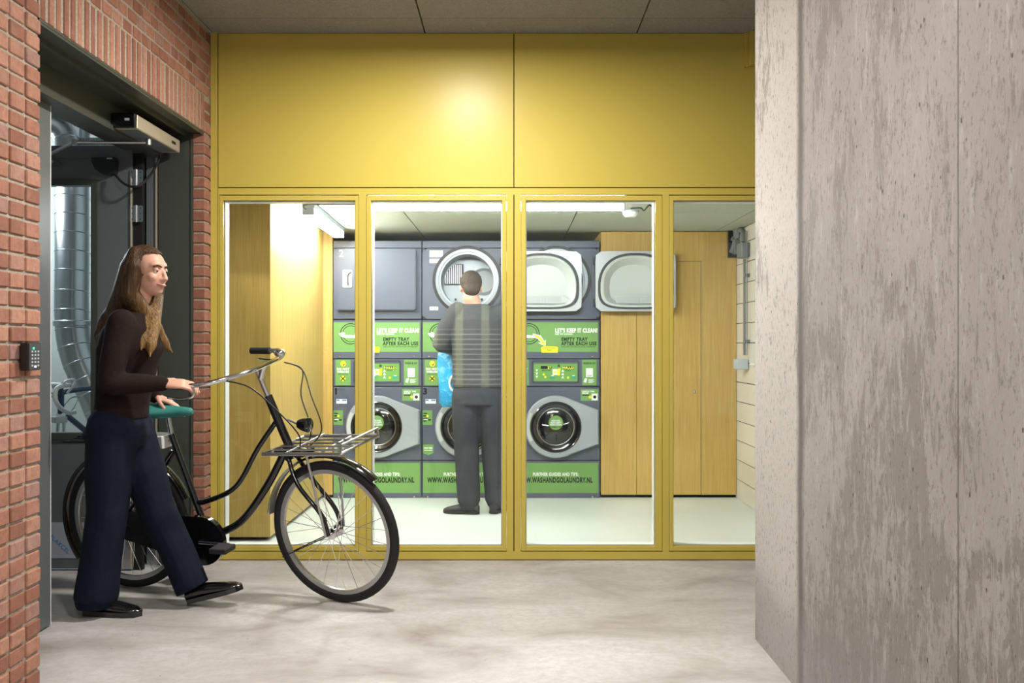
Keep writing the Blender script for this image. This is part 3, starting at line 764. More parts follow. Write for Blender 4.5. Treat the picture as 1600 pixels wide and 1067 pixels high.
    under(r, L, m, 'sticker')
    if k == 0:
        m = MB(); xa, xb, za, zb = mx_(X(527.5)), mx_(X(650.6)), mz(485), mz(388.8)
        m.prism(rrect(xa, xb, za, zb, .022), (0, MY+.003, 0), UX, VZ, (0, -.036, 0), MCH)
        m.prism(rrect(xa+.008, xb-.008, za+.008, zb-.008, .018), (0, MY-.033, 0), UX, VZ, (0, -.005, 0), MCH)
        d = under(r, L, m, 'door')
        m = MB(); m.prism(rrect(mx_(X(536.6)), mx_(X(551.6)), mz(449.6), mz(422), .012), (0, MY-.038, 0), UX, VZ, (0, -.008, 0), MSL)
        m.tube(smoothpath([W(X(544), 446, MY-.046), W(X(543.6), 436, MY-.046), W(X(544.3), 429, MY-.046), W(X(549), 425.5, MY-.046)], 5), .006, BLK, 8)
        h = under(r, L, m, 'handle'); h.parent = d
        m = MB(); txt(m, '2', X(534.5), 402, 11.5, WHP, MY-.0395, bold=-.006); q = under(r, L, m, 'number'); q.parent = d
        return
    # drum
    m = MB(); ho = []
    n = 56
    def outl(kk): return [(ocx+oR*kk*math.cos(2*PI*(i+.5)/n), ocz+max(oR*kk*math.sin(2*PI*(i+.5)/n), -.222*kk)) for i in range(n)]
    m.ring(outl(1.045), outl(.955), (0, MY+.002, 0), UX, VZ, (0, -.010, 0), BLK)
    m.ring(outl(.955), outl(.86), (0, MY+.012, 0), UX, VZ, (0, -.012, 0), mat('drum_collar', (.26, .28, .30), .35, .6))
    o1, o2 = outl(.86), outl(.80)
    m.ring(o1, o2, (0, MY+.02, 0), UX, VZ, (0, .34, 0), MSI)
    m.prism(outl(.86), (0, MY+.335, 0), UX, VZ, (0, .01, 0), mat('drum_steel', (.30, .32, .34), .42, 1))
    d = under(r, L, m, 'drum')
    m = MB(); q = []
    qc = (ocx-.205, ocz-.015)
    for i in range(10):
        a_ = math.radians(180-90*i/9); q.append((qc[0]+.13+.13*math.cos(a_), qc[1]+.175*math.sin(a_)))
    q += [(qc[0]+.16, qc[1]+.17), (qc[0]+.165, qc[1])]
    m.prism(q, (0, MY+.31, 0), UX, VZ, (0, -.006, 0), BLK)
    for i in range(9): m.box(qc[0]+.01+i*.016, qc[0]+.016+i*.016, MY+.299, MY+.303, qc[1]+.005, qc[1]+.085+.08*math.sin(min(i*.3, PI/2)), STL)
    g_ = under(r, L, m, 'air_grille'); g_.parent = d
    m = MB(); m.lathe([(0, -.02), (.09, -.02), (.115, 0)], (ocx+.125, MY+.325, ocz+.01), (0, 1, 0), mat('cover_grey', (.42, .45, .46), .4), 32); m.lathe([(0, -.03), (.01, -.03), (.01, 0)], (ocx-.11, MY+.32, ocz-.14), (0, 1, 0), BLK, 12); m.lathe([(0, -.03), (.01, -.03), (.01, 0)], (ocx+.11, MY+.32, ocz-.14), (0, 1, 0), BLK, 12)
    g_ = under(r, L, m, 'bearing_cover', True); g_.parent = d
    if k == 1:
        for px0, px1, py0, py1 in ((671, 692, 391.5, 402), (671, 688, 404, 411), (671.5, 684.5, 479, 484.5)):
            m = MB(); sheet(m, px0, py0, px1, py1, PWH, MY+.0025)
            for j in range(3): m.box(mx_(px0+2), mx_(px1-2-j), MY+.0008, MY+.0014, mz(py0+1.6+j*1.6), mz(py0+1.1+j*1.6), PBL)
            under(r, L, m, 'sticker')
    # folded-out door
    dl = 783.5 if k == 1 else 930.6; dw = 125.2; DY = MY-.092
    sD = F/DY; X0, X1 = (dl-800)/sD, (dl+dw-800)/sD; Z0, Z1 = EYE+(HZ-486.3)/sD, EYE+(HZ-392.3)/sD
    m = MB(); arch, sq = door_inner(m, 0, X0, X1, Z0, Z1, DY)
    m.ring(sq(), arch(1.0), (0, DY, 0), UX, VZ, (0, .03, 0), DRM)
    m.prism(sq(), (0, DY+.062, 0), UX, VZ, (0, .018, 0), MCH)
    m.ring(sq(), sq(.97), (0, DY+.03, 0), UX, VZ, (0, .032, 0), MCD)
    d = under(r, L, m, 'door')
    m = MB(); m.ring(arch(1.035), arch(.955), (0, DY-.006, 0), UX, VZ, (0, .012, 0), MCD); g_ = under(r, L, m, 'door_seal'); g_.parent = d
    m = MB(); A0, A1, A2 = arch(.97), arch(.88), arch(.70); N = len(A0)
    vs = [(p[0], DY-.002, p[1]) for p in A0]+[(p[0], DY-.016, p[1]) for p in arch(.94)]+[(p[0], DY-.012, p[1]) for p in A1]+[(p[0], DY+.056, p[1]-.004) for p in A2]
    fs = [(q*N+i, q*N+(i+1) % N, (q+1)*N+(i+1) % N, (q+1)*N+i) for q in range(3) for i in range(N)]
    fs.append([3*N+i for i in range(N)])
    m.add(vs, fs, DRW)
    g_ = under(r, L, m, 'door_bowl', True); g_.parent = d
    m = MB(); cX = (X0+X1)/2; zb = Z0+.062; zt = Z0+.125
    m.add([(cX-.155, DY-.006, zb), (cX+.155, DY-.006, zb), (cX+.165, DY+.012, zt), (cX-.165, DY+.012, zt)], [(0, 1, 2, 3)], DRW)
    for i in range(26):
        xx = cX-.15+i*.012; m.add([(xx, DY-.010, zb+.004), (xx+.0045, DY-.010, zb+.004), (xx+.0045, DY+.006, zt-.006), (xx, DY+.006, zt-.006)], [(0, 1, 2, 3)], GPP)
    m.add([(cX+.165, DY+.012, zt), (cX+.155, DY-.006, zb), (cX+.235, DY+.0, zb+.02), (cX+.18, DY+.02, zt+.01)], [(0, 1, 2, 3)], DRW)
    g_ = under(r, L, m, 'lint_grille'); g_.parent = d
    for h0 in (Z0+.05, Z1-.1):
        m = MB(); m.box(X0-.012, X0+.004, DY+.01, MY+.0, h0, h0+.05, MCD); g_ = under(r, L, m, 'hinge'); g_.parent = d
for k in range(3): dryer(k)

# tube lights
def batten(name, p0, p1, label):
    p0, p1 = Vector(p0), Vector(p1); c_ = (p0+p1)/2; d = (p1-p0).normalized(); s_ = Vector((-d.y, d.x, 0)); h = (p1-p0).length/2
    r = empty(name, (c_.x, c_.y, LC-.002), label, 'light', 'tube lights on the laundry ceiling'); L = Vector(r.location)
    def bx(mb, a0, a1, b0, b1, z0, z1, mt):
        P = [c_+d*a+s_*b for a in (a0, a1) for b in (b0, b1)]
        vs = [(q.x, q.y, z) for z in (z0, z1) for q in P]; mb.add(vs, [(0, 1, 3, 2), (4, 6, 7, 5), (0, 4, 5, 1), (2, 3, 7, 6), (0, 2, 6, 4), (1, 5, 7, 3)], mt)
    m = MB(); bx(m, -h, h, -.04, .04, LC-.035, LC-.003, GPP); under(r, L, m, 'housing')
    m = MB(); bx(m, -h+.01, h-.01, -.036, .036, LC-.08, LC-.0352, LED); under(r, L, m, 'diffuser')
    for e in (-1, 1):
        m = MB(); bx(m, e*h-(.01 if e > 0 else 0), e*h+(.0 if e > 0 else .01), -.038, .038, LC-.081, LC-.0352, GPP); under(r, L, m, 'end_cap')
batten('tube_light', (-.93, 6.12, 0), (.70, 6.12, 0), 'long white tube light along the laundry window head')
batten('tube_light', (-1.315, 6.36, 0), (-1.355, 7.72, 0), 'white tube light running back along the left oak cupboard')
m = MB(); m.tube(smoothpath([W(478, 327, 6.33), W(474, 322, 6.3), W(480, 319.5, 6.3), W(500, 319, 6.2), W(556, 318.6, 6.15)], 5), .006, GPL, 8)
o = m.build('cable', smooth=True); tag(o, 'grey cable clipped between the two tube lights at the ceiling', 'cable')
# smoke detector
sd = empty('smoke_detector', (W(985, 334, 6.75).x, 6.75, LC), 'round white smoke detector on the laundry ceiling', 'smoke detector'); L = Vector(sd.location)
m = MB(); m.lathe([(0, -.045), (.035, -.044), (.05, -.03), (.055, -.012)], L, (0, 0, 1), WHP, 28); under(sd, L, m, 'cover', True)
m = MB(); m.lathe([(.06, -.012), (.06, -.001), (0, -.001)], L, (0, 0, 1), GPP, 28); under(sd, L, m, 'base', True)
m = MB(); p = Vector((sd.location.x+.06, 6.45, LC-.012)); m.tube(smoothpath([p+Vector(q) for q in ((-.08, .1, 0), (-.03, .0, -.01), (.0, .05, -.02), (.02, -.06, 0), (.06, -.02, -.015), (.1, -.1, 0))], 6), .005, BLK, 8); o = m.build('cable', smooth=True); tag(o, 'short curled black cable on the ceiling near the smoke detector', 'cable')

# valve and conduit on the right
v_ = empty('valve_box', W(1152, 403, 7.955), 'black framed recess with grey pipes and valve at top of last oak panel', 'pipe valve'); L = Vector(v_.location)
m = MB(); m.box(mx_(1137), mx_(1151), 7.93, 7.962, mz(402.5), mz(360), BLK); under(v_, L, m, 'back_plate')
m = MB(); P_ = lambda a, b, Y=7.88: W(a, b, Y)
m.tube(smoothpath([P_(1150, 357), P_(1150, 372), P_(1147, 385), P_(1143, 395)], 4), .022, GPL, 12)
m.tube([P_(1143, 372), P_(1154, 378)], .018, GPL, 12); m.tube([P_(1143, 392), P_(1156, 394)], .018, GPL, 12)
m.box(P_(1146, 0).x, P_(1153, 0).x, 7.84, 7.9, P_(0, 397).z, P_(0, 375).z, GPL); under(v_, L, m, 'valve', True)
m = MB(); m.tube([P_(1150, 357.5), P_(1150, 354)], .014, mat('brass', (.6, .4, .1), .3, 1), 12); under(v_, L, m, 'fitting')
cx_ = 1.79
def RW(px, py): return Vector((cx_, cx_*F/(px-800), EYE+(HZ-py)*cx_/(px-800)))
v_ = empty('conduit', RW(1163, 566), 'thin grey conduit with switch box running down the cream tiled wall', 'conduit'); L = Vector(v_.location)
m = MB(); m.tube(smoothpath([RW(1161, 378), RW(1160, 362), RW(1157, 359), RW(1154, 362), RW(1153.5, 372)], 5), .016, GPL, 10); m.tube([RW(1163, 405), RW(1163, 555)], .010, GPL, 10)
m.tube([RW(1167, 360), RW(1167, 555)], .004, GPL, 8); under(v_, L, m, 'pipe', True)
m = MB(); a, b = RW(1163, 403), RW(1163, 380); m.box(cx_-.04, cx_+.02, a.y-.08, a.y+.08, a.z, b.z, GPL, bev=.006); under(v_, L, m, 'switch_box')
for yy in (430, 533):
    m = MB(); a = RW(1165, yy); m.box(cx_-.012, cx_+.025, a.y-.03, a.y+.03, a.z-.012, a.z+.012, GPL); under(v_, L, m, 'clip')
v_ = empty('junction_box', RW(1163, 577), 'pale grey junction box at the lower end of the wall conduit', 'junction box'); L = Vector(v_.location)
m = MB(); a = RW(1163, 577); b = RW(1163, 561); m.box(cx_-.07, cx_+.02, a.y-.05, a.y+.07, a.z, b.z, GPP, bev=.005); under(v_, L, m, 'box')
m = MB(); m.tube([RW(1172, 569), RW(1180, 569)], .008, WHP, 8); under(v_, L, m, 'cable_gland')

# ================================================================== DOORWAY
# far leaf, swung open
LY = 5.40
def lw(px, py, Y=LY): return W(px, py, Y)
m = MB(); xr = lw(206.5, 0).x; xl = xr-1.08; zb = .012; zt = 2.285
gx1 = lw(143, 0).x; gx0 = xl+.13; gz1 = lw(0, 290).z; gz0 = lw(0, 676).z
LT = .045
m.box(gx1, xr, LY, LY+LT, zb, zt, LEAF); m.box(xl, gx0, LY, LY+LT, zb, zt, LEAF)
m.box(gx0, gx1, LY, LY+LT, gz1, zt, LEAF); m.box(gx0, gx1, LY, LY+LT, zb, gz0, LEAF)
m.box(xl, xr, LY-.006, LY, lw(0, 247).z, lw(0, 228).z, LEAF)
for a0, a1, b0, b1 in ((gx0-.03, gx0, gz0-.03, gz1+.03), (gx1, gx1+.035, gz0-.03, gz1+.03), (gx0, gx1, gz1, gz1+.035), (gx0, gx1, gz0-.035, gz0)):
    m.box(a0, a1, LY-.012, LY, b0, b1, GRN)
m.box(xr-.006, xr, LY-.01, LY, zb, zt-.13, BEI)
leaf = struct(m.build('door_1'))
m = MB(); m.box(gx0-.004, gx1+.004, LY+.018, LY+.023, gz0-.004, gz1+.004, GLS); m.build('pane', leaf)
m = MB(); m.box(xl+.02, xr-.04, LY-.002, LY-.0002, lw(0, 872).z, lw(0, 816).z, FILM)
a = lw(92, 852)+Vector((0, -.003, 0)); q = math.radians(-42)
m.text('PLAXCEL', a, (math.cos(q), 0, math.sin(q)), (-math.sin(q), 0, math.cos(q)), .022, PBU, bold=.0); m.build('kick_plate', leaf)
m = MB(); m.box(xr-.055, xr-.004, LY-.006, LY-.001, .015, .14, STL); m.build('corner_guard', leaf)
for py in (278, 334):
    m = MB(); c_ = lw(213.5, py, LY+.0); hw = .034
    for e in (-1, 1): m.prism(rrect(c_.x+(e*.002 if e > 0 else -hw-.002), c_.x+(hw+.002 if e > 0 else -.002), c_.z-.045, c_.z+.045, .007), (0, LY-.002, 0), UX, VZ, (0, -.004, 0), SIL)
    m.tube([(c_.x, LY-.008, c_.z-.046), (c_.x, LY-.008, c_.z+.046)], .006, SIL, 12)
    for e in (-1, 1):
        for zz in (-.03, 0, .03): m.lathe([(0, -.001), (.004, -.001), (.004, 0)], (c_.x+e*.024, LY-.006, c_.z+zz), (0, 1, 0), MCD, 10)
    m.build('hinge', leaf)
m = MB(); c_ = lw(212, 300); m.box(xr+.001, xr+.05, LY+.012, LY+.05, 0, 2.29, DKM); struct(m.build('trim_5'))
# near leaf, shut
m = MB(); xe = -2.075; m.box(xe, xe+.045, NY-.02, 4.335, .008, 2.30, LEAF); m.box(xe, xe+.045, 4.335, 4.342, .008, 2.30, WHP)
d2 = struct(m.build('door_2'))
# door operator
op = empty('door_operator', (-1.97, 5.16, 2.305), 'beige automatic door opener box with black end on the door head', 'door opener'); L = Vector(op.location)
m = MB(); m.box(-1.968, -1.85, 4.865, 5.49, 2.306, 2.376, BEI, bev=.004); m.box(-1.955, -1.86, 4.9, 5.45, 2.3035, 2.306, GPL); under(op, L, m, 'housing')
m = MB(); m.box(-1.969, -1.849, 4.835, 4.865, 2.305, 2.377, BLKG, bev=.006); m.box(-1.90, -1.877, 4.833, 4.8355, 2.338, 2.350, GPP); under(op, L, m, 'end_cap')
m = MB(); m.box(-1.8499, -1.849, 5.36, 5.42, 2.335, 2.35, BLK); under(op, L, m, 'badge')
m = MB(); s0 = W(232, 223, 5.1); s1 = W(116, 222, 4.98); s2 = W(60, 250, 5.3); m.lathe([(0, -.012), (.014, -.012), (.014, .03)], s0, (0, 0, 1), STL, 14)
m.tube([s0, s1], .007, STL, 8); m.tube([s1, s2], .009, STL, 8); m.lathe([(0, -.012), (.016, -.012), (.016, .012), (0, .012)], s1, (0, 0, 1), STL, 14); m.box(s2.x-.02, s2.x+.08, 5.30, LY-.007, s2.z-.015, s2.z+.0, STL)
under(op, L, m, 'arm', True)
# sensor on leaf and its cable
c_ = lw(167, 261); m = MB(); pts = [(-.065, .043), (.062, .045), (.066, .03), (.06, -.04), (.03, -.047), (-.01, -.043), (-.045, -.018), (-.062, .02)]
m.prism(pts, (c_.x, LY-.001, c_.z), UX, VZ, (0, -.05, 0), BLK); m.box(c_.x+.02, c_.x+.05, LY-.052, LY-.0505, c_.z+.034, c_.z+.041, GPP)
o = m.build('door_sensor'); tag(o, 'black rounded sensor mounted high on the open grey door', 'sensor')
m = MB(); m.tube(smoothpath([lw(180, 273, 5.36), lw(190, 284, 5.33), lw(203, 291, 5.32), lw(218, 290, 5.33), lw(233, 276, 5.38), lw(244, 259, 5.44), lw(249, 246, 5.47), lw(249.5, 238, 5.47)], 6), .007, BLK, 8)
o = m.build('cable', smooth=True); tag(o, 'black cable looping from the door sensor to the beige opener', 'cable')
# keypad on the near pier
kz0, kz1 = None, None
ky0, ky1 = 3.455, 3.545
sK = F/3.5
kc = Vector((WX+.001, 3.497, 1.205)); kp = empty('keypad', (kc.x, kc.y, kc.z-.06), 'black door keypad with green light on the brick pier', 'keypad'); L = Vector(kp.location)
m = MB(); m.box(WX+.003, WX+.034, kc.y-.045, kc.y+.045, 1.148, 1.247, BLK, bev=.004); under(kp, L, m, 'housing')
# its slanted face of buttons
fo = Vector((WX+.034, kc.y-.045, 1.148)); 
m = MB(); m.box(WX+.034, WX+.036, kc.y-.042, kc.y+.042, 1.151, 1.244, mat('keypad_face', (.035, .037, .045), .4)); under(kp, L, m, 'face')
for r_ in range(5):
    for q_ in range(3):
        if r_ == 4 and q_ == 1: continue
        m = MB(); m.box(WX+.036, WX+.0375, kc.y-.022+q_*.022-.005, kc.y-.022+q_*.022+.005, 1.212-r_*.0125, 1.218-r_*.0125, GPP); under(kp, L, m, 'button')
m = MB(); m.box(WX+.036, WX+.0375, kc.y-.017, kc.y-.007, 1.222, 1.230, LGR); under(kp, L, m, 'green_light')
m = MB(); m.box(WX+.036, WX+.0375, kc.y-.006, kc.y+.008, 1.158, 1.165, LVI); under(kp, L, m, 'violet_light')

# storage room beyond the door
m = MB(); m.box(-6, -1.86, 7.55, 7.7, 0, CZ, GWL); struct(m.build('wall_storage'))
m = MB(); m.box(-6.1, -6, 2.5, 7.7, 0, CZ, GWL); struct(m.build('wall_storage'))
m = MB(); m.box(-6, WX-.31, 2.5, 2.6, 0, CZ, GWL); struct(m.build('wall_storage'))
m = MB(); m.box(-1.99, -1.86, 5.75, 7.55, 0, CZ, GWL); struct(m.build('wall_storage'))
m = MB(); m.box(-3.19, -2.0, 5.62, 7.54, 2.75, 2.85, CEI); m.box(-3.22, -3.19, 5.62, 7.54, 2.71, 2.85, mat('orange_beam', (.42, .24, .07), .6)); struct(m.build('trim_6'))
def spiral(m, path, r, n=24):
    m.tube(path, r, SIL, n)
    acc = 0
    for i in range(len(path)-1):
        acc += (path[i+1]-path[i]).length
        if acc > .11:
            acc = 0; d = (path[i+1]-path[i]).normalized()
            m.lathe([(r, -.004), (r+.004, 0), (r, .004)], path[i], (d+Vector((0, 0, 0))+frame_of(d)[0]*.12), SIL, n)
du = empty('ventilation_duct', W(113, 700, 6.9), 'large galvanised spiral air duct dropping behind the glazed door', 'duct')
L = Vector(du.location)
pA = W(113, 202, 6.9); pB = W(113, 505, 6.9)
m = MB(); spiral(m, smoothpath([pA, pA.lerp(pB, .33), pA.lerp(pB, .66), pB, W(123, 560, 6.9), W(150, 620, 6.9), W(178, 690, 6.9)], 14), .115)
under(du, L, m, 'pipe', True)
m = MB(); m.lathe([(.119, -.02), (.125, -.015), (.125, .015), (.119, .02)], pB, (0, 0, 1), SIL, 30); under(du, L, m, 'clamp_band', True)
du = empty('ventilation_duct', W(96, 232, 6.2), 'short bent steel duct under the ceiling above the open door', 'duct'); L = Vector(du.location)
m = MB(); spiral(m, smoothpath([W(60, 196, 6.3), W(80, 196, 6.3), W(97, 204, 6.3), W(104, 222, 6.3), W(104, 262, 6.3)], 10), .075); under(du, L, m, 'pipe', True)
m = MB()
for i in range(14):
    p = W(125+i*4, 224, 6.4); m.box(p.x-.006, p.x+.006, 6.36, 6.44, p.z-.02, p.z+.03, GPP)
p = W(125, 229, 6.4); q = W(182, 229, 6.4); m.box(p.x-.01, q.x+.01, 6.34, 6.46, p.z-.006, p.z, GPP); m.box(p.x+.0, p.x+.012, 6.39, 6.41, p.z, 2.748, GPP); m.box(q.x-.012, q.x, 6.39, 6.41, p.z, 2.748, GPP)
o = m.build('cable_tray'); tag(o, 'slotted grey cable tray hanging above the open grey door', 'cable tray')

# ================================================================== BICYCLES
def wheel(par, name, c, axis, R, tw, M, nsp=28, tyre=RUB, rimm=STL, rot0=0):
    """wheel with origin at the hub; local Y is the axle"""
    o = bpy.data.objects.new(name, None)
    m = MB(); n = 56
    m.tube([(R*1.0*math.cos(2*PI*i/n)-tw*math.cos(2*PI*i/n), 0, (R-tw)*math.sin(2*PI*i/n)) for i in range(n)], tw, tyre, 10, closed=True)
    ob = m.build(name, par, True)
    m = MB(); m.lathe([(R-tw*2+.004, -.011), (R-tw*2-.016, -.009), (R-tw*2-.018, 0), (R-tw*2-.016, .009), (R-tw*2+.004, .011)], (0, 0, 0), (0, 1, 0), rimm, 56)
    m.build('rim', ob, True)
    m = MB(); m.lathe([(0, -.05), (.008, -.05), (.010, -.034), (.028, -.032), (.028, -.028), (.014, -.024), (.014, .024), (.028, .028), (.028, .032), (.010, .034), (.008, .05), (0, .05)], (0, 0, 0), (0, 1, 0), CHR, 20); m.build('hub', ob, True)
    m = MB(); m.tube([(.02, .029, .012), (.0, .004, R-tw*2-.016)], .0016, CHR, 5); sp = m.build('spoke', ob)
    for i in range(1, nsp):
        s_ = sp.copy(); COL.objects.link(s_); s_.parent = ob
        mm_ = Matrix.Rotation(2*PI*i/nsp, 4, 'Y')
        if i % 2: mm_ = mm_ @ Matrix.Scale(-1, 4, (0, 1, 0))
        if i % 4 > 1: mm_ = mm_ @ Matrix.Scale(-1, 4, (1, 0, 0))
        s_.matrix_local = mm_
    ob.matrix_local = M @ Matrix.Rotation(rot0, 4, 'Y')
    return ob
# city bicycle pushed through the door
HEAD = math.radians(-15.2); LEAN = math.radians(6.5); STEER = math.radians(-10)
bk = empty('city_bicycle', (-1.94, 5.045, 0), 'black city bicycle with front rack and teal saddle, pushed by the walking woman', 'bicycle')
bk.rotation_mode = 'QUATERNION'
bk.rotation_quaternion = (Matrix.Rotation(HEAD, 3, 'Z') @ Matrix.Rotation(LEAN, 3, 'X')).to_quaternion()
HT, HB, AX = Vector((.83, 0, 1.0)), Vector((.94, 0, .73)), Vector((1.15, 0, .35))
haxis = (HT-HB).normalized()
SM = Matrix.Translation(HB) @ Matrix.Rotation(STEER, 4, haxis) @ Matrix.Translation(-HB)
def steer(mb):
    for i in range(len(mb.v)): mb.v[i] = SM @ mb.v[i]
def bpart(mb, name, par=bk, st=False, smooth=True):
    if st: steer(mb)
    return mb.build(name, par, smooth)
m = MB(); BB = Vector((.46, 0, .285)); SEAT = Vector((.285, 0, .80))
m.tube([HB+(HT-HB)*-.04, HT], .021, BLKG, 14)
m.tube(smoothpath([HB+Vector((-.02, 0, .03)), Vector((.80, 0, .56)), Vector((.64, 0, .37)), BB], 8), .019, BLKG, 12)
m.tube(smoothpath([HT+Vector((.04, 0, -.12)), Vector((.76, 0, .74)), Vector((.63, 0, .55)), Vector((.47, 0, .47)), Vector((.395, 0, .46))], 8), .013, BLKG, 12)
m.tube([BB, SEAT], .016, BLKG, 12)
for e in (-1, 1):
    m.tube([BB+Vector((-.03, e*.03, 0)), Vector((0, e*.065, .35))], .010, BLKG, 8); m.tube([SEAT+Vector((.01, e*.015, -.08)), Vector((0, e*.065, .35))], .008, BLKG, 8)
m.tube([BB+Vector((0, -.04, 0)), BB+Vector((0, .04, 0))], .024, BLKG, 14)
bpart(m, 'frame')
m = MB(); m.tube([SEAT, SEAT+Vector((-.012, 0, .09))], .0125, CHR, 12); bpart(m, 'seat_post')
m = MB(); sp_ = SEAT+Vector((-.02, 0, .115))
rr = []; pp = []
for u_, wv, hv in ((-.135, .04, .02), (-.12, .085, .032), (-.07, .105, .036), (-.02, .085, .034), (.03, .05, .03), (.09, .028, .024), (.135, .022, .020), (.15, .01, .01)):
    pp.append(sp_+Vector((u_, 0, .0))); rr.append((wv, hv))
m.tube(pp, 0, TEA, 20, rr=rr); bpart(m, 'saddle')
m = MB(); m.box(.16, .27, -.055, .045, .735, .80, WHP, bev=.004); m.tube([(.215, 0, .76), (.285, 0, .77)], .008, STL, 8); bpart(m, 'saddle_tag', smooth=False)
# chain case
m = MB(); cs = []
r1, r2 = .122, .070; a0 = Vector((0, 0, .35)); b0 = BB
dd = (b0-a0); al = math.atan2(dd.z, dd.x)
for i in range(20):
    t_ = al+PI/2+PI*i/19*1.0; cs.append((a0.x+r2*math.cos(t_), a0.z+r2*math.sin(t_)))
for i in range(20):
    t_ = al-PI/2+PI*i/19; cs.append((b0.x+r1*math.cos(t_), b0.z+r1*math.sin(t_)))
m.prism(cs, (0, -.070, 0), (1, 0, 0), (0, 0, 1), (0, .032, 0), BLKG); bpart(m, 'chain_case')
for e in (1, -1):
    m = MB(); pa = math.radians(0 if e < 0 else 180); pe = BB+Vector((math.cos(pa)*.17, -e*0, math.sin(pa)*.17)); yy = -.085 if e < 0 else .085
    m.tube([BB+Vector((0, yy, 0)), pe+Vector((0, yy*1.1, 0))], .009, CHR, 10); m.tube([BB, BB+Vector((0, yy, 0))], .009, CHR, 10); cr = bpart(m, 'crank')
    m = MB(); q = pe+Vector((0, yy*1.1, 0)); sg = -1 if e < 0 else 1; m.box(q.x-.045, q.x+.045, q.y+sg*.015, q.y+sg*.11, q.z-.013, q.z+.013, RUB, bev=.004); p_ = m.build('pedal', cr)
def mudguard(c, R, a0, a1, w=.028):
    mb = MB(); vs = []; n = 36; K = 6
    for i in range(n+1):
        t_ = math.radians(a0+(a1-a0)*i/n)
        for k in range(K+1):
            ph = -1.1+2.2*k/K; rr_ = R+.012*math.cos(ph)+.0; vs.append(Vector(c)+Vector((rr_*math.cos(t_), w*math.sin(ph)*1.1, rr_*math.sin(t_))))
    for i in range(n+1):
        t_ = math.radians(a0+(a1-a0)*i/n)
        for k in range(K+1):
            ph = -1.1+2.2*k/K; rr_ = R+.009*math.cos(ph)-.003; vs.append(Vector(c)+Vector((rr_*math.cos(t_), (w-.002)*math.sin(ph)*1.1, rr_*math.sin(t_))))
    fs = [(i*(K+1)+k, i*(K+1)+k+1, (i+1)*(K+1)+k+1, (i+1)*(K+1)+k) for i in range(n) for k in range(K)]
    B = (n+1)*(K+1); fs += [tuple(B+x for x in f) for f in fs]
    mb.add(vs, fs, BLKG); return mb
bpart(mudguard((0, 0, .35), .365, 20, 215), 'rear_mudguard')
fm = mudguard(AX, .37, 48, 172); bpart(fm, 'front_mudguard', st=True)
m = MB()
for e in (-1, 1):
    m.tube(smoothpath([HB+Vector((.0, e*.03, -.02)), HB+Vector((.06, e*.055, -.14)), AX+Vector((-.03, e*.055, .1)), AX+Vector((0, e*.055, 0))], 5), .011, BLKG, 10)
m.tube([HB+Vector((0, -.04, -.02)), HB+Vector((0, .04, -.02))], .016, BLKG, 10); m.tube([HB-haxis*.03, HT+haxis*.15], .012, CHR, 10)
for e in (-1, 1):
    m.tube([AX+Vector((0, e*.06, 0)), AX+Vector((-.30, e*.03, -.20+.05))], .003, BLK, 6)
bpart(m, 'fork', st=True)
AXs = SM @ AX
wheel(bk, 'rear_wheel', None, None, .35, .022, Matrix.Translation((0, 0, .35)))
wheel(bk, 'front_wheel', None, None, .352, .023, Matrix.Translation(AXs) @ SM.to_3x3().to_4x4(), rot0=.1)
# handlebar
ST = HT+haxis*.15
m = MB(); m.tube([ST-haxis*.06, ST+Vector((.05, 0, .01))], .014, CHR, 12)
bar = [(-.26, -.30, -.010), (-.17, -.30, -.008), (-.07, -.285, .0), (.0, -.22, .008), (.05, -.12, .012), (.055, 0, .012), (.05, .12, .012), (.0, .22, .008), (-.07, .285, .0), (-.17, .30, -.008), (-.26, .30, -.010)]
bp = [ST+Vector((q[0], q[1], q[2]+q[1]*.09)) for q in bar]; m.tube(smoothpath(bp, 6), .0115, CHR, 12)
hb = bpart(m, 'handlebar', st=True)
for e in (0, -1):
    g0, g1 = (bp[0], bp[1]) if e == 0 else (bp[-1], bp[-2]); m = MB(); m.tube([g0+Vector((-.005, 0, 0)), g0.lerp(g1, 1.25)], .0175, RUB, 12); steer(m); m.build('grip', hb, True)
    m = MB(); sg = -1 if e == 0 else 1; b0_ = g1+Vector((.05, 0, -.005)); m.tube(smoothpath([b0_, b0_+Vector((.01, sg*.02, -.035)), b0_+Vector((-.05, sg*.03, -.05)), b0_+Vector((-.13, sg*.03, -.045))], 5), .006, CHR, 8); steer(m); m.build('brake_lever', hb, True)
m = MB(); q = bp[6]+Vector((-.01, .02, .02)); m.sphere(q, (.028, .028, .02), CHR, 16, 8); steer(m); m.build('bell', hb, True)
m = MB()
for sg, out in ((-1, .10), (1, .14), (1, .08)):
    s0_ = ST+Vector((.0, sg*.22, -.02)); m.tube(smoothpath([s0_, s0_+Vector((.12, -sg*.02, -.03)), s0_+Vector((out+.08, -sg*.10, -.14)), Vector((HB.x+out, sg*.06, HB.z+.10)), HB+Vector((.05, sg*.03, .0))], 6), .0035, BLK, 6)
bpart(m, 'brake_cables', st=True)
m = MB(); q = HB+Vector((.085, 0, .14)); m.lathe([(0, -.03), (.022, -.028), (.032, 0), (.036, .028), (.030, .034), (0, .038)], q, (1, 0, -.05), BLKG, 20); m.tube([q+Vector((-.03, 0, 0)), q+Vector((-.09, 0, .02))], .006, STL, 8); bpart(m, 'headlight', st=True)
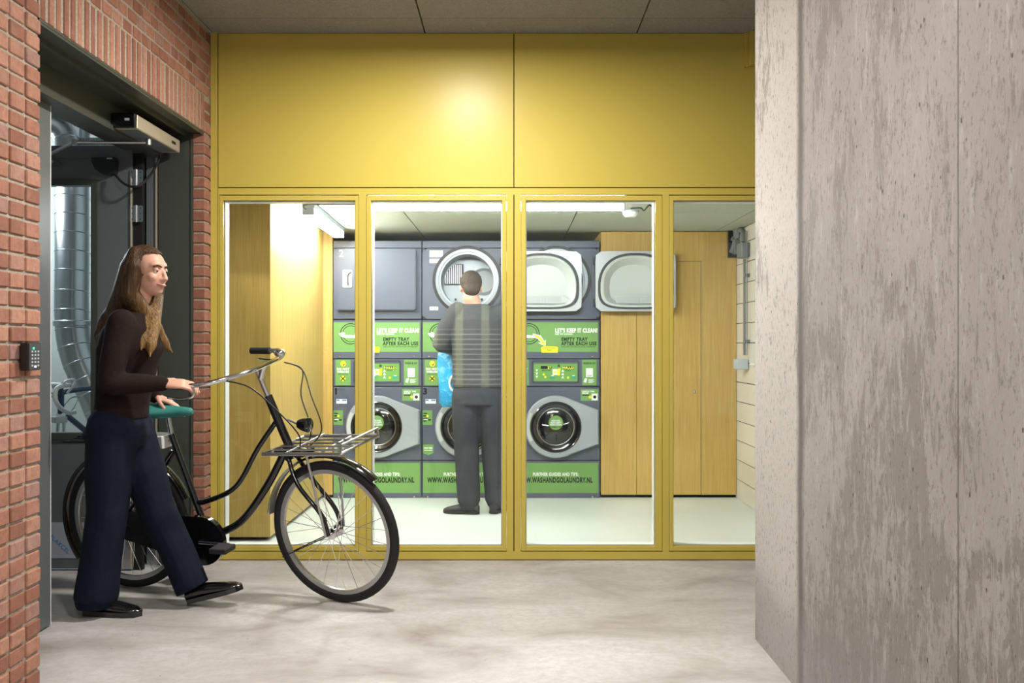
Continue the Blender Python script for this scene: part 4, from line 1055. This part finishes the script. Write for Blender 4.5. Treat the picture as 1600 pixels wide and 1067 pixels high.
# front rack
m = MB(); rz_ = .762; u0, u1 = .90, 1.33
m.tube([Vector(p) for p in ((u0, -.16, rz_), (u1, -.16, rz_+.03), (u1, .16, rz_+.03), (u0, .16, rz_))], .009, STL, 8, closed=True)
for yy in (-.09, -.03, .03, .09): m.tube([(u0, yy, rz_), (u1, yy, rz_+.03)], .0055, STL, 8)
for uu in (1.02, 1.18): m.tube([(uu, -.16, rz_+.008), (uu, .16, rz_+.018)], .006, STL, 8)
m.tube([(u1, -.16, rz_+.03), (u1+.005, -.15, rz_+.07), (u1+.005, .15, rz_+.07), (u1, .16, rz_+.03)], .006, STL, 8)
for e in (-1, 1): m.tube([(1.12, e*.13, rz_+.01), AX+Vector((.0, e*.075, .0))], .006, STL, 8)
m.box(u0-.03, u0+.14, -.05, .05, rz_-.04, rz_-.01, BLKG, bev=.004)
bpart(m, 'front_rack', st=True)
m = MB(); m.tube([(-.30, -.06, .76), (.20, -.06, .77), (.20, .06, .77), (-.30, .06, .76)], .007, BLK, 8, closed=True)
for yy in (-.02, .02): m.tube([(-.30, yy, .76), (.2, yy, .77)], .005, BLK, 8)
for e in (-1, 1): m.tube([(-.15, e*.06, .76), (0, e*.07, .36)], .005, BLK, 8)
bpart(m, 'rear_rack')
m = MB(); m.tube([(.30, .07, .27), (.30, .10, .27), (.02, .14, .20)], .008, STL, 8); bpart(m, 'kick_stand')

# racing bicycle behind the glass
rb = empty('racing_bicycle', W(96, 850, 6.25), 'dark blue racing bicycle with white drop bars parked behind the door glass', 'bicycle'); rb.location.z = 0; rb.rotation_euler = (0, 0, math.radians(50))
L = Vector(rb.location); RS = F/6.25
q0 = lambda px, py, dy=0: Vector(((px-800)/RS, 6.25+dy, EYE+(HZ-py)/RS))
m = MB(); hx = q0(95, 0).x
m.tube([q0(95.5, 610), q0(95, 646)], .020, BLUF, 14); m.tube([q0(97, 613), q0(130, 609), q0(225, 605)], .016, BLUF, 12)
bbp = Vector((hx+.62, 6.25, .28)); m.tube([q0(96, 642), bbp], .019, BLUF, 12); m.tube([bbp, Vector((hx+.46, 6.25, .97))], .015, BLUF, 12)
rax = Vector((hx+1.02, 6.25, .34))
for e in (-1, 1): m.tube([bbp, rax+Vector((0, e*.06, 0))], .009, BLUF, 8); m.tube([Vector((hx+.48, 6.25, .90)), rax+Vector((0, e*.06, 0))], .008, BLUF, 8)
under(rb, L, m, 'frame', True)
m = MB()
for e in (-1, 1): m.tube(smoothpath([q0(95, 650, e*.03), q0(94, 680, e*.045), Vector((hx-.05, 6.25+e*.05, .34))], 5), .011, CHR, 10)
m.tube([q0(95, 648, -.035), q0(95, 648, .035)], .015, CHR, 10); under(rb, L, m, 'fork', True)
def RM(x): return Matrix.Translation(Vector((x, 6.25, .34))-L)
wheel(rb, 'front_wheel', None, None, .34, .013, RM(hx-.05), nsp=20)
wheel(rb, 'rear_wheel', None, None, .34, .013, RM(rax.x), nsp=20)
m = MB(); m.tube([q0(95.5, 612), q0(95.5, 603)], .014, BLK, 10); m.tube([q0(95.5, 603), q0(84, 600)], .014, WHP, 10); m.tube([q0(84, 600, -.2), q0(84, 600, .2)], .013, WHP, 10)
for e in (-1, 1):
    m.tube(smoothpath([q0(84, 600, e*.2), q0(72, 601, e*.21), q0(63, 606, e*.21), q0(62, 620, e*.21), q0(70, 634, e*.21), q0(84, 642, e*.21), q0(93, 641, e*.21)], 6), .014, WHP, 10)
h_ = under(rb, L, m, 'handlebar', True)
for e in (-1, 1):
    m = MB(); m.tube(smoothpath([q0(72, 601, e*.21), q0(78, 594, e*.21), q0(92, 592, e*.2), q0(98, 600, e*.15), q0(96, 613, e*.08)], 6), .008, WHP if e < 0 else BLK, 8); u_ = under(rb, L, m, 'brake_lever', True)
m = MB(); m.tube(smoothpath([q0(70, 600, -.2), q0(84, 594, -.15), q0(99, 603, -.1), q0(97, 615, -.04), q0(80, 616, -.05), q0(68, 611, -.1)], 6), .004, BLK, 6); m.tube(smoothpath([q0(100, 648, -.03), q0(108, 640, -.05), q0(116, 628, -.04), q0(122, 622, -.02), q0(112, 622, 0), q0(100, 634, 0)], 6), .004, STL, 6); m.tube(smoothpath([q0(70, 608, .1), q0(82, 616, .05), q0(93, 628, .02)], 5), .004, BLK, 6); under(rb, L, m, 'brake_cables', True)
m = MB(); m.box(hx-.06, hx+.02, 6.2, 6.3, q0(0, 660).z, q0(0, 650).z, STL, bev=.004); under(rb, L, m, 'brake_caliper')
m = MB(); m.tube([Vector((hx+.46, 6.25, .97)), Vector((hx+.45, 6.25, 1.0))], .012, CHR, 10); m.sphere((hx+.45, 6.25, 1.01), (.13, .05, .025), BLK, 16, 8); under(rb, L, m, 'saddle', True)

# ================================================================== PEOPLE
def limb(mb, pts, n=16):
    """closed tapered limb through (point, radius) pairs, radius may be (side, other)"""
    P = [Vector(p) for p, _ in pts]; R = [r for _, r in pts]
    PP, RR = [], []
    for i in range(len(P)-1):
        for k in range(6):
            t_ = k/6; s_ = t_*t_*(3-2*t_); PP.append(P[i].lerp(P[i+1], t_))
            a, b = R[i], R[i+1]
            a = a if isinstance(a, tuple) else (a, a); b = b if isinstance(b, tuple) else (b, b)
            RR.append((a[0]+(b[0]-a[0])*s_, a[1]+(b[1]-a[1])*s_))
    PP.append(P[-1]); RR.append(R[-1] if isinstance(R[-1], tuple) else (R[-1], R[-1]))
    mb.tube(PP, 0, SKN, n, rr=RR)
    for i in (0, -1):
        r = RR[i]; q = min(r); mb.sphere(P[i], q, SKN, 14, 8)
def stack(mb, rows, n=24):
    """torso from horizontal ellipses: (x, y, z, rx, ry)"""
    vs = []; 
    for x, y, z, rx, ry in rows:
        for k in range(n):
            a = 2*PI*k/n; vs.append((x+rx*math.cos(a), y+ry*math.sin(a), z))
    N = len(rows); fs = [(i*n+k, i*n+(k+1) % n, (i+1)*n+(k+1) % n, (i+1)*n+k) for i in range(N-1) for k in range(n)]
    fs += [list(range(n))[::-1], [(N-1)*n+k for k in range(n)]]
    mb.add(vs, fs, SKN)
def hand(mb, wrist, fwd, palm_n, side, curl=.9, size=1.0, spread=.03):
    """palm, four fingers of their own length and a thumb from the side of the palm"""
    f = Vector(fwd).normalized(); pn = Vector(palm_n); pn = (pn-f*pn.dot(f)).normalized(); sd = f.cross(pn)*side
    wv = Vector(wrist); S = size
    k0 = wv+f*.085*S
    vs = []
    for t_, wd, th in ((-.01, .024, .019), (.025, .033, .017), (.06, .040, .015), (.090, .039, .012)):
        for k in range(14):
            a = 2*PI*k/14; vs.append(wv+f*t_*S+sd*wd*S*math.cos(a)+pn*th*S*math.sin(a))
    mb.add(vs, [(i*14+k, i*14+(k+1) % 14, (i+1)*14+(k+1) % 14, (i+1)*14+k) for i in range(3) for k in range(14)]+[list(range(14))[::-1], [42+k for k in range(14)]], SKN)
    for i, (off, l1, cc) in enumerate(((.029, .040, 0), (.0105, .045, .05), (-.008, .042, .1), (-.026, .033, .16))):
        p = k0+sd*off*S; d = f.copy(); c_ = curl+cc; pts = [(p-f*.012*S, .0095*S)]
        q = p; dirn = f.copy()
        for j, ll in enumerate((l1, l1*.62, l1*.5)):
            ang = c_*(.55, .75, .6)[j]; ax_ = dirn.cross(pn).normalized(); dirn = (Matrix.Rotation(ang, 3, ax_) @ dirn).normalized()
            q = q+dirn*ll*S; pts.append((q, (.0088, .0082, .0070)[j]*S))
        limb(mb, pts, 10)
    p = wv+f*.022*S+sd*.028*S; d1 = (f*.55+sd*.75+pn*.35).normalized(); q1 = p+d1*.038*S; d2_ = (f*.85+sd*.15+pn*.5).normalized(); q2 = q1+d2_*.032*S; q3 = q2+(f*.8-sd*.1+pn*.6).normalized()*.024*S
    limb(mb, [(p-d1*.01, .013*S), (q1, .0105*S), (q2, .0095*S), (q3, .008*S)], 10)
def head(mb, c, face, up, S=1.0):
    """skull, jaw, nose, lips, ears; face = direction looked at"""
    f = Vector(face).normalized(); u = Vector(up); u = (u-f*u.dot(f)).normalized(); r = f.cross(u); c = Vector(c); A = (f, r, u)
    P = lambda a, b, d: c+f*a*S+r*b*S+u*d*S
    mb.sphere(P(-.012, 0, .028), (.094*S, .074*S, .086*S), SKN, 24, 16, A)
    mb.sphere(P(.018, 0, -.022), (.072*S, .062*S, .088*S), SKN, 24, 16, A)
    mb.sphere(P(.050, 0, -.078), (.034*S, .032*S, .028*S), SKN, 16, 10, A)
    mb.sphere(P(.052, 0, .035), (.036*S, .055*S, .030*S), SKN, 16, 10, A)
    for e in (-1, 1):
        mb.sphere(P(.055, e*.036, -.022), (.026*S, .024*S, .024*S), SKN, 12, 8, A)
        mb.sphere(P(-.004, e*.074, -.005), (.017*S, .007*S, .030*S), SKN, 12, 8, A)
        mb.sphere(P(.090, e*.010, -.030), (.012*S, .010*S, .008*S), SKN, 10, 6, A)
    limb(mb, [(P(.082, 0, .016), .008*S), (P(.098, 0, -.010), .010*S), (P(.104, 0, -.026), .0115*S)], 10)
    mb.sphere(P(.083, 0, -.050), (.012*S, .022*S, .006*S), SKN, 12, 8, A); mb.sphere(P(.081, 0, -.060), (.012*S, .018*S, .007*S), SKN, 12, 8, A)
    return P, A
def face_parts(P, A, S, par, L):
    for e in (-1, 1):
        m = MB(); m.sphere(P(.0700, e*.030, .008), (.0115*S,)*3, WHP, 16, 10, A); m.sphere(P(.0768, e*.031, .008), (.0068*S,)*3, mat('brown_iris', (.05, .025, .01), .2), 12, 8, A); under(par, L, m, 'eye', True)
        m = MB(); m.sphere(P(.0695, e*.0305, .0145), (.0130*S,)*3, SKN, 16, 10, A); m.sphere(P(.0665, e*.0305, .0000), (.0120*S,)*3, SKN, 16, 10, A); under(par, L, m, 'eyelid', True)
        m = MB(); m.tube(smoothpath([P(.088, e*.012, .028), P(.084, e*.032, .034), P(.070, e*.050, .028)], 4), .0035*S, HAI, 8); under(par, L, m, 'eyebrow', True)
    m = MB(); lp = mat('lips', (.45, .14, .12), .45); m.tube(smoothpath([P(.072, -.027, -.050), P(.093, -.012, -.056), P(.096, 0, -.057), P(.093, .012, -.056), P(.072, .027, -.050)], 5), .0042*S, lp, 8)
    m.tube(smoothpath([P(.078, -.018, -.053), P(.0965, 0, -.0535), P(.078, .018, -.053)], 5), .0022*S, WHP, 8); under(par, L, m, 'mouth', True)

def hemcut(o, cuts, xs):
    """flattens the rounded trouser ends into level hems"""
    for v_ in o.data.vertices:
        c_ = cuts[0] if v_.co.x < xs else cuts[1]
        k_ = (v_.co-c_[0]).dot(c_[1])
        if k_ > 0 and v_.co.z < .35: v_.co -= c_[1]*k_
# ---- woman
wl = (-1.76, 4.62, 0)
wm = empty('person', wl, 'walking woman with long brown hair, dark jumper and navy jeans pushing the bicycle', 'person'); L = Vector(wl)
hc = Vector((-1.700, 4.60, 1.575)); fdir = Vector((.93, -.34, -.06)); 
sR, sL = Vector((-1.765, 4.445, 1.335)), Vector((-1.765, 4.765, 1.33))
eR, wR = Vector((-1.79, 4.38, 1.065)), Vector((-1.585, 4.475, 1.062))
eL, wLh = Vector((-1.85, 4.84, 1.09)), Vector((-1.77, 4.88, .985))
hipR, hipL = Vector((-1.835, 4.52, .86)), Vector((-1.825, 4.68, .86))
kR, aR = Vector((-1.850, 4.505, .47)), Vector((-1.905, 4.515, .10))
kL, aL = Vector((-1.690, 4.69, .455)), Vector((-1.520, 4.685, .115))
m = MB()
stack(m, [(-1.83, 4.6, .80, .085, .145), (-1.83, 4.6, .90, .10, .155), (-1.82, 4.6, 1.0, .085, .12), (-1.80, 4.6, 1.1, .085, .125), (-1.78, 4.6, 1.22, .10, .15), (-1.775, 4.6, 1.32, .085, .16), (-1.77, 4.6, 1.36, .06, .11)])
limb(m, [(Vector((-1.765, 4.6, 1.34)), .055), (Vector((-1.745, 4.6, 1.42)), .050), (hc+Vector((-.03, 0, -.08)), .052)])
limb(m, [(sR, .036), (eR, .034), (wR, .024)]); limb(m, [(sL, .036), (eL, .034), (wLh, .024)])
limb(m, [(hipR, .085), (kR, .055), (aR, .036)]); limb(m, [(hipL, .085), (kL, .055), (aL, .036)])
for a_, t_ in ((aR, Vector((1, -.06, 0))), (aL, Vector((1, -.05, .28)))):
    t_.normalize(); limb(m, [(a_+Vector((-.01, 0, -.045)), .024), (a_+t_*.08+Vector((0, 0, -.062)), .018), (a_+t_*.15+Vector((0, 0, -.068)), .012)])
hand(m, wR, (.93, .26, -.02), (.05, .5, -.85), 1, .55)
hand(m, wLh, (.7, .15, -.3), (-.3, 0, -.8), -1, .35)
P, A = head(m, hc, fdir, (0, 0, 1))
body = remeshed('body', m, [SKN], .005, 4, wm, loc=(0, 0, 0)); body.data.transform(Matrix.Translation(-L))
face_parts(P, A, 1, wm, L)
# jumper
m = MB()
stack(m, [(-1.825, 4.6, .895, .117, .168), (-1.82, 4.6, .95, .115, .158), (-1.81, 4.6, 1.03, .122, .150), (-1.798, 4.6, 1.12, .132, .156), (-1.782, 4.6, 1.22, .148, .172), (-1.775, 4.6, 1.31, .120, .178), (-1.765, 4.6, 1.365, .078, .135), (-1.755, 4.6, 1.39, .06, .075)])
limb(m, [(sR+Vector((0, .012, 0)), .066), (sR.lerp(eR, .5), .060), (eR, .054), (eR.lerp(wR, .5), .047), (wR+(wR-eR).normalized()*-.005, .036)])
limb(m, [(sL+Vector((0, -.012, 0)), .066), (eL, .054), (wLh, .036)])
j = remeshed('jumper', m, [SWE], .008, 4, wm); j.data.transform(Matrix.Translation(-L))
# jeans, wide legs
m = MB()
stack(m, [(-1.83, 4.6, .76, .110, .165), (-1.845, 4.6, .82, .148, .182), (-1.832, 4.6, .90, .118, .170), (-1.828, 4.6, .935, .108, .155)])
limb(m, [(hipR, .112), (hipR.lerp(kR, .5), .108), (kR, (.098, .090)), (kR.lerp(aR, .55), (.104, .088)), (aR+Vector((.0, 0, -.02)), (.118, .095))])
limb(m, [(hipL, .112), (hipL.lerp(kL, .5), .104), (kL, (.090, .085)), (kL.lerp(aL, .55), (.088, .08)), (aL+Vector((.0, 0, -.03)), (.088, .08))])
j = remeshed('jeans', m, [JEA], .008, 4, wm); hemcut(j, [(aR+Vector((0, 0, -.062)), Vector((0, 0, -1)), 1), (aL+Vector((.01, 0, -.03)), (aL-kL).normalized(), 2)], -1.72); j.data.transform(Matrix.Translation(-L))
def shoe(c, d, up, name, par, L, S=1, mt=BLKG):
    m = MB(); d = Vector(d).normalized(); u = Vector(up); u = (u-d*u.dot(d)).normalized(); s_ = d.cross(u)
    Q = lambda a, b, z: c+d*a+s_*b+u*z
    rows = [(-.075, .028, .030, .035), (-.06, .034, .034, .042), (0, .036, .036, .045), (.06, .042, .032, .038), (.12, .046, .026, .030), (.165, .040, .020, .024), (.19, .022, .014, .018)]
    vs = []
    for a, b, h, z in rows:
        for k in range(16):
            t_ = 2*PI*k/16; vs.append(Q(a*S, b*S*math.cos(t_), (z+h*math.sin(t_)*(1 if math.sin(t_) > 0 else .8))*S))
    m.add(vs, [(i*16+k, i*16+(k+1) % 16, (i+1)*16+(k+1) % 16, (i+1)*16+k) for i in range(len(rows)-1) for k in range(16)]+[list(range(16))[::-1], [(len(rows)-1)*16+k for k in range(16)]], mt)
    so = under(par, L, m, name, True)
    m = MB(); out = [(-.082, 0), (-.07, .032), (0, .036), (.07, .044), (.13, .048), (.175, .038), (.198, 0), (.175, -.038), (.13, -.048), (.07, -.044), (0, -.036), (-.07, -.032)]
    m.prism([(a*S, b*S) for a, b in out], c, d, s_, u*.022*S, RUB if mt is not BLKG else BLKG); q = under(par, L, m, 'sole'); q.parent = so
    return so
shoe(Vector((aR.x+.02, aR.y, .002)), (1, -.08, 0), (0, 0, 1), 'shoe', wm, L)
shoe(Vector((aL.x+.055, aL.y, .028)), (1, -.04, .27), (0, 0, 1), 'shoe', wm, L)
# hair
m = MB()
f, r, u = A
m.sphere(P(-.022, 0, .036), (.102, .090, .094), SKN, 24, 16, A)
for i in range(13):
    t_ = (i-6)/6; ang = t_*1.75
    s0 = P(-.02-.062*math.cos(ang), .080*math.sin(ang), .02)
    s1 = P(-.04-.070*math.cos(ang), .086*math.sin(ang), -.10)
    e0 = Vector((hc.x-.235+.05*abs(t_), hc.y+.13*t_, 1.205+.03*math.sin(i*2.3)))
    if i in (0, 1, 2): e0 = Vector((-1.640-.04*i, 4.462+.003*i, 1.185+.03*i))
    if i in (11, 12): e0 = Vector((-1.66+.04*(i-11), 4.70, 1.24-.04*(i-11)))
    mid = s1.lerp(e0, .5)+Vector((-.02 if 2 < i < 11 else .0, 0, .0))
    limb(m, [(P(-.03, .05*math.sin(ang), .080), .040), (s0, .040), (s1, .044), (mid, (.042, .038)), (mid.lerp(e0, .6)+Vector((.008*math.sin(i*3), -.004, 0)), .030), (e0, .006)], 12)
hr = remeshed('hair', m, [HAI], .006, 3, wm, )
# clear the face: hair stays behind the hairline
me = hr.data
import bmesh
bm = bmesh.new(); bm.from_mesh(me)
kill = [v_ for v_ in bm.verts if ((v_.co-hc).dot(f) > .030 and -.095 < (v_.co-hc).dot(u) < .088 and abs((v_.co-hc).dot(r)) < .085)]
bmesh.ops.delete(bm, geom=kill, context='VERTS'); bm.to_mesh(me); bm.free(); me.transform(Matrix.Translation(-L))

# ---- man
ML = (-.25, 7.22, 0)
mn = empty('person', ML, 'man in grey checked jumper and charcoal trousers facing the open dryer, back turned', 'person'); L = Vector(ML)
Y0 = 7.22
hc2 = Vector((-.302, 7.24, 1.655)); 
sA, sB = Vector((-.425, Y0, 1.475)), Vector((-.06, Y0, 1.46))
eA, wA = Vector((-.525, Y0+.02, 1.245)), Vector((-.43, Y0+.22, 1.20))
eB, wB = Vector((.0, Y0+.13, 1.27)), Vector((-.06, Y0+.36, 1.36))
hA, hB = Vector((-.33, Y0, .90)), Vector((-.155, Y0, .90))
kA, kB = Vector((-.335, Y0+.02, .49)), Vector((-.135, Y0+.03, .49))
aA, aB = Vector((-.315, Y0-.01, .09)), Vector((-.115, Y0+.05, .09))
m = MB()
stack(m, [(-.245, Y0, .84, .165, .11), (-.245, Y0, .95, .17, .12), (-.245, Y0, 1.1, .155, .11), (-.245, Y0, 1.3, .175, .12), (-.245, Y0, 1.43, .165, .10), (-.25, Y0, 1.48, .11, .07)])
limb(m, [(Vector((-.26, Y0, 1.46)), .062), (Vector((-.285, Y0+.01, 1.54)), .058), (hc2+Vector((0, -.02, -.07)), .062)])
limb(m, [(sA+Vector((.02, 0, -.02)), .040), (eA, .042), (wA, .028)]); limb(m, [(sB+Vector((-.02, 0, -.02)), .040), (eB, .042), (wB, .028)])
limb(m, [(hA, .095), (kA, .062), (aA, .04)]); limb(m, [(hB, .095), (kB, .062), (aB, .04)])
limb(m, [(aA+Vector((.02, 0, -.045)), .026), (aA+Vector((-.06, .015, -.06)), .018), (aA+Vector((-.12, .03, -.065)), .012)])
limb(m, [(aB+Vector((-.01, -.01, -.045)), .026), (aB+Vector((.02, .06, -.06)), .018), (aB+Vector((.04, .12, -.065)), .012)])
hand(m, wA, (.2, .75, -.35), (.3, -.2, -.8), -1, .9, 1.08); hand(m, wB, (-.1, .9, .1), (0, .1, -.9), 1, .4, 1.08)
P2, A2 = head(m, hc2, (-.12, .96, -.22), (0, 0, 1), 1.04)
body = remeshed('body', m, [SKN], .006, 4, mn); body.data.transform(Matrix.Translation(-L))
face_parts(P2, A2, 1.04, mn, L)
m = MB()
stack(m, [(-.24, Y0, .925, .190, .135), (-.242, Y0, .96, .198, .142), (-.245, Y0, 1.1, .192, .135), (-.245, Y0, 1.3, .200, .142), (-.245, Y0, 1.42, .205, .13), (-.25, Y0, 1.49, .150, .095), (-.265, Y0, 1.535, .082, .075)])
limb(m, [(sA+Vector((.03, 0, -.0)), .078), (sA.lerp(eA, .5), .074), (eA, .064), (eA.lerp(wA, .5), .054), (wA, .04)])
limb(m, [(sB+Vector((-.03, 0, -.0)), .078), (eB, .062), (wB, .042)])
j = remeshed('jumper', m, [JUM], .009, 4, mn, loc=(0, 0, 0)); j.data.transform(Matrix.Translation(-L))
for nd in JUM.node_tree.nodes:
    if nd.type == 'MAPPING': nd.inputs['Location'].default_value = (0, 0, 0)
m = MB()
stack(m, [(-.245, Y0, .80, .185, .135), (-.243, Y0, .88, .188, .14), (-.243, Y0, .945, .178, .13)])
limb(m, [(hA+Vector((0, 0, -.04)), .112), (hA.lerp(kA, .5), .108), (kA, .092), (kA.lerp(aA, .6), (.083, .088)), (aA+Vector((0, 0, .0)), (.076, .084))])
limb(m, [(hB+Vector((0, 0, -.04)), .112), (hB.lerp(kB, .5), .108), (kB, .092), (kB.lerp(aB, .6), (.083, .088)), (aB+Vector((0, 0, .0)), (.076, .084))])
j = remeshed('trousers', m, [TRO], .009, 3, mn); j.data.transform(Matrix.Translation(-L))
s1 = shoe(Vector((aA.x+.0, aA.y, .002)), (-1, .25, 0), (0, 0, 1), 'shoe', mn, L, 1.0, mat('black_trainer', (.02, .02, .022), .6))
s2 = shoe(Vector((aB.x, aB.y, .002)), (.35, 1, 0), (0, 0, 1), 'shoe', mn, L, 1.0, MATS['black_trainer'])
f2, r2_, u2 = A2
m = MB(); m.sphere(P2(-.016, 0, .036), (.101, .082, .088), SKN, 28, 18, A2); m.sphere(P2(-.052, 0, -.012), (.055, .066, .066), SKN, 20, 14, A2)
hr = remeshed('hair', m, [HAS], .006, 2, mn)
bm = bmesh.new(); bm.from_mesh(hr.data)
kill = [v_ for v_ in bm.verts if ((v_.co-hc2).dot(f2) > .045 and (v_.co-hc2).dot(u2) < .055)]
bmesh.ops.delete(bm, geom=kill, context='VERTS'); bm.to_mesh(hr.data); bm.free(); hr.data.transform(Matrix.Translation(-L))
# bag
bg = empty('carrier_bag', (-.46, 7.40, .78), 'crumpled bright blue plastic carrier bag held in the left hand of the man', 'bag'); L = Vector(bg.location)
m = MB(); rows = []
for z, rx, ry, cx in ((.775, .085, .03, -.445), (.80, .10, .055, -.448), (.9, .105, .065, -.45), (1.0, .100, .06, -.455), (1.1, .095, .05, -.46), (1.17, .085, .03, -.465), (1.21, .06, .016, -.455)):
    rows.append((cx, 7.42, z, rx, ry))
vs = []; n = 26
for q, (x, y, z, rx, ry) in enumerate(rows):
    for k in range(n):
        a_ = 2*PI*k/n; w_ = 1+.09*math.sin(5*a_+q*.7)+.05*math.sin(9*a_-q); vs.append((x+rx*w_*math.cos(a_), y+ry*w_*math.sin(a_), z+.01*math.sin(3*a_+q)))
m.add(vs, [(i*n+k, i*n+(k+1) % n, (i+1)*n+(k+1) % n, (i+1)*n+k) for i in range(len(rows)-1) for k in range(n)]+[list(range(n))[::-1]], BAG); under(bg, L, m, 'bag_body', True)
m = MB(); m.tube([(-.415+.05*math.cos(a_), 7.42-.074, .95+.065*math.sin(a_)) for a_ in [math.radians(60+q*24) for q in range(11)]], .009, PWH, 8); under(bg, L, m, 'printed_logo', True)
m = MB(); m.tube(smoothpath([(-.50, 7.42, 1.205), (-.46, 7.43, 1.235), (-.415, 7.42, 1.205)], 5), .008, BAG, 8); under(bg, L, m, 'handle', True)

# ================================================================== LAMPS
for i, (x, y, z, pw) in enumerate(HALL_LAMPS):
    r = empty('ceiling_lamp', (x, y, CZ), ('round ceiling lamp nearest the yellow front, its glow mirrored in the panel', 'round ceiling lamp over the middle of the hall, between the brick and concrete walls', 'round ceiling lamp furthest from the yellow front')[i], 'ceiling light', 'hall ceiling lamps'); L = Vector(r.location)
    m = MB(); m.lathe([(.0, -.001), (.13, -.001), (.14, -.02), (.135, -.03)], (x, y, CZ), (0, 0, 1), WHP, 32); under(r, L, m, 'base', True)
    m = MB(); m.lathe([(.132, -.03), (.115, -.055), (.06, -.07), (0, -.072)], (x, y, CZ), (0, 0, 1), LMP, 32); under(r, L, m, 'lamp_shade', True)
    spot_pt('hall_lamp_light', (x, y, CZ-.085), pw, .11, (1, .95, .89), True)
for x, y, z, pw in STORE_LAMPS: spot_pt('store_light', (x, y, z), pw, .25, (.80, .92, 1))
